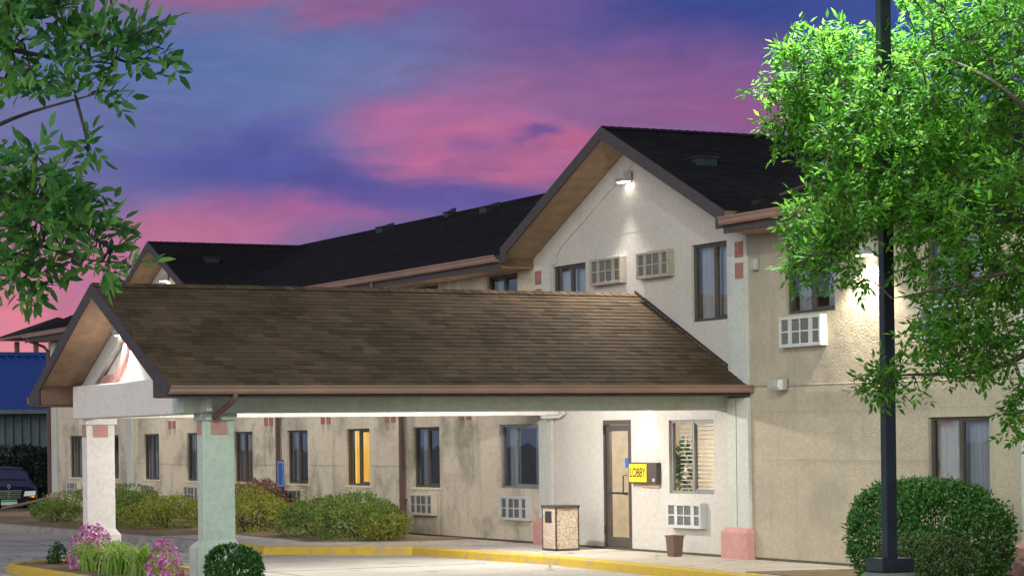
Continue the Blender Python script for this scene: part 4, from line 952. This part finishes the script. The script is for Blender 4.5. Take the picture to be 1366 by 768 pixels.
MB().box(hx-.35, hx+.25, hy-.18, hy+.18, 8.34, 8.52).build('lamp_head', M['post'], post, bevel=.02)
box(hx-.3, hx+.2, hy-.14, hy+.14, 8.325, 8.339).build('lens', emit('lamp_lens', (.8, 1, .85), 8), post)
lamp('bulb', 'SPOT', (hx-.05, hy, 8.28), 3600, (.80, 1.0, .80), .15, (hx-1.5, hy+.8, 0), post, 165, .3)

# ------------------------------------------------------------------ potted plant behind the lobby blinds
pp = thing('potted_plant', 'green potted plant behind the blinds of the lobby window', 'plant', (-2.62, .36, .0))
MB().lathe((-2.62, .36, .0), [(.12, 0), (.17, .35), (.155, .35)], 18).build('pot', M['pink'], pp)
MB().tube([(-2.62, .36, .3), (-2.6, .36, 1.2)], .015, 6).build('stem', M['twig'], pp)
g = np.random.default_rng(5); dv = unit(g.normal(size=(260, 3))); leaves('foliage', np.array([-2.62, .4, 1.40])+dv*np.array([.16, .13, .42])*g.random((260, 1))**.5, unit(dv+[0, 0, .4]), unit(g.normal(size=(260, 3))), .14, .05, LM['hedge'], pp)

# ------------------------------------------------------------------ far left: blue-roofed building, pavilion, hedge, car
M['bluem'] = plain('blue_metal', (.016, .065, .26), .4, .5, vary=.15)
M['rib'] = plain('grey_green_cladding', (.13, .17, .16), .5, .4)
bb = thing('blue_roofed_building', 'low building with ribbed blue metal roof and grey ribbed wall behind the car', 'building', (-54, 1, 0))
box(-58, -50, -7, 8, -.15, 1.62).build('base_wall', stucco('base_wall', (.36, .36, .34)), bb)
cw = MB().box(-58, -50, -7, 8, 1.62, 3.12)
for i in range(50): cw.box(-50, -49.95, -6.95+i*.3, -6.88+i*.3, 1.64, 3.1)
cw.build('cladding', M['rib'], bb)
rf = MB(); A, B_ = Vector((-49.5, 0, 3.16)), Vector((-54, 0, 5.2)); nrm = Vector((2.04, 0, 4.5)).normalized()
rf.prism([(-49.5, -7.3, 3.1), (-54, -7.3, 5.15), (-58.5, -7.3, 3.1), (-58.5, -7.3, 3.0), (-49.5, -7.3, 3.0)], (0, 15.6, 0))
for i in range(52):
    y = -7.25+i*.3; d1 = nrm*.05
    rf.prism([(-49.5, y, 3.102), (-54, y, 5.152), tuple(Vector((-54, y, 5.152))+d1), tuple(Vector((-49.5, y, 3.102))+d1)], (0, .05, 0))
rf.box(-54.15, -53.85, -7.3, 8.3, 5.12, 5.26)
rf.build('roof', M['bluem'], bb)
box(-49.52, -49.4, -7.3, 8.3, 2.98, 3.12).build('gutter', M['rib'], bb)
pv = thing('stair_tower', 'small open-sided stair tower with dark hipped roof behind the blue-roofed building', 'tower', (-62, 5, 0))
c0 = at(40, 450, 100); X0, Y0, Z0 = c0[0], c0[1], c0[2]
for dx in (0, -3):
    for dy in (.25, 2.1): box(X0+dx-.09, X0+dx+.09, Y0+dy-.09, Y0+dy+.09, 4.6, Z0-.05).build('post', M['boxend'], pv)
MB().prism([(X0+.6, Y0-.45, Z0), (X0+.6, Y0+3.6, Z0), (X0-3.6, Y0+3.6, Z0), (X0-3.6, Y0-.45, Z0)], (0, 0, .12)).build('eave', M['boxend'], pv)
MB().add([(X0+.65, Y0-.5, Z0+.12), (X0+.65, Y0+3.7, Z0+.12), (X0-3.7, Y0+3.7, Z0+.12), (X0-3.7, Y0-.5, Z0+.12), (X0-1.4, Y0+1.6, Z0+.95)], [(0, 1, 4), (1, 2, 4), (2, 3, 4), (3, 0, 4)]).build('roof', M['deck'], pv)
box(X0-3.4, X0+.35, Y0-.1, Y0+3.5, -.15, 4.75).build('tower_wall', M['wall'], pv)
box(X0-3.5, X0+.45, Y0-.2, Y0+3.6, 4.75, 4.86).build('landing', M['boxend'], pv)
for i, (px, py, r_, h, lab) in enumerate(((-25, 0, 1.1, 1.7, 'dark green shrub at the left in front of the blue-roofed building'), (18, 0, 1.0, 1.75, 'dark green shrub directly behind the dark car'), (52, 0, .95, 1.95, 'tall dark green shrub between the car and the motel corner'))):
    p = at(px, 660, 80+i); shrub('dark_shrub', lab, (p[0], p[1], -.15), (r_, r_), h, 2200, .11, LM['dark'], .4, .25, 'dark shrubs behind the car', seed=70+i)
# car, seen from the front
cp = at(12, 660, 73); CXc, CYc = cp[0], cp[1]
car = thing('parked_car', 'dark navy sedan facing the camera at the left edge with a green licence plate', 'car', (CXc, CYc, -.15), math.atan2(CAM.y-CYc, CAM.x-CXc)+R(4))
ORG[car] = Vector((0, 0, 0))      # parts below are in the car's own frame: x forward, z up
M['paint'] = plain('navy_paint', (.004, .007, .014), .3, .22, vary=.1)
M['chrome'] = plain('chrome', (.7, .7, .72), .15, .5, 1.0, vary=.05)
M['tyre'] = plain('tyre_rubber', (.012, .012, .012), .85, .1)
def loft(secs):
    mb = MB(); k = len(secs[0])
    for s in secs: mb.v += s
    for i in range(len(secs)-1):
        for j in range(k): mb.f.append((i*k+j, i*k+(j+1) % k, (i+1)*k+(j+1) % k, (i+1)*k+j))
    mb.f += [tuple(range(k))[::-1], tuple((len(secs)-1)*k+j for j in range(k))]
    return mb
def sec(x, w, zb, zs, zt, wt): return [(x, -w, zb), (x, -w-.02, (zb+zs)/2), (x, -w, zs), (x, -wt, zt), (x, 0, zt+.03), (x, wt, zt), (x, w, zs), (x, w+.02, (zb+zs)/2), (x, w, zb)]
bd_ = loft([sec(-4.6, .72, .35, .75, .95, .6), sec(-4.3, .86, .25, .85, 1.02, .7), sec(-3.3, .9, .2, .88, 1.0, .74), sec(-1.3, .9, .2, .85, .98, .74), sec(-.5, .88, .2, .76, .88, .7), sec(-.12, .82, .22, .68, .78, .62), sec(0, .70, .28, .6, .70, .55)])
bd_.build('body', M['paint'], car, bevel=.03, smooth=False)
loft([sec(-4.1, .7, .95, 1.0, 1.03, .6), sec(-3.5, .72, .95, 1.20, 1.30, .52), sec(-2.5, .74, .95, 1.22, 1.34, .52), sec(-2.1, .73, .95, 1.17, 1.27, .53), sec(-1.15, .70, .9, .95, .99, .6)]).build('cabin', plain('car_glass', (.008, .01, .013), .25, .25), car, bevel=.02)
loft([sec(-3.55, .56, 1.28, 1.32, 1.33, .46), sec(-2.5, .58, 1.32, 1.36, 1.37, .46), sec(-2.15, .56, 1.27, 1.29, 1.30, .46)]).build('car_roof', M['paint'], car)
gr = MB().box(.0, .03, -.36, .36, .42, .66); gro = gr.build('grille', M['iron'], car)
gb = MB()
for i in range(4): gb.box(.03, .045, -.35, .35, .45+i*.055, .465+i*.055)
gb.box(.028, .05, -.38, .38, .66, .685).box(.028, .05, -.012, .012, .43, .66); gb.build('grille_bar', M['chrome'], gro)
ring = [(.0+.02, .05*math.cos(t*2*math.pi/16), .80+.05*math.sin(t*2*math.pi/16)) for t in range(17)]
em = MB().tube(ring, .006, 6)
for q in (90, 210, 330): em.tube([(.02, 0, .80), (.02, .05*math.cos(R(q)), .80+.05*math.sin(R(q)))], .005, 5)
em.tube([(.0, 0, .70), (.02, 0, .75)], .006, 5); em.build('emblem', M['chrome'], car)
for s in (-1, 1):
    MB().prism([(-.02, s*.44, .50), (-.10, s*.80, .53), (-.12, s*.80, .66), (-.04, s*.48, .65)], (.085, 0, 0)).build('headlight', emit('headlight_glass', (.5, .5, .46), .35), car)
    box(-.06, .0, s*.68-.08, s*.68+.08, .46, .51).build('turn_signal', emit('amber', (1, .3, .03), .7), car)
    box(-.06, .012, s*.62-.1, s*.62+.1, .30, .36).build('fog_light', M['chrome'], car)
    MB().box(-1.55, -1.42, s*.98-.09, s*.98+.09, .95, 1.06).build('mirror', M['paint'], car, bevel=.03)
    for x in (-.85, -3.6):
        w = MB(); pr = [(.0, -.1), (.26, -.11), (.33, -.08), (.33, .08), (.26, .11), (.0, .1)]; base = 0; n = 24
        for a in range(n):
            q = 2*math.pi*a/n
            for r_, y in pr: w.v.append((x+r_*math.cos(q), s*.80+y, .33+r_*math.sin(q)))
        for a in range(n):
            for j in range(5): w.f.append((a*6+j, a*6+j+1, ((a+1) % n)*6+j+1, ((a+1) % n)*6+j))
        w.build('wheel', M['tyre'], car)
box(.02, .045, -.24, .24, .24, .40).build('licence_plate', plain('plate_white', (.55, .65, .58), .5), car)
box(.0455, .048, -.235, .235, .33, .395).build('plate_band', plain('plate_green', (.02, .35, .12), .5), car)
box(-.05, .03, -.75, .75, .22, .30).build('bumper', M['paint'], car, bevel=.02)
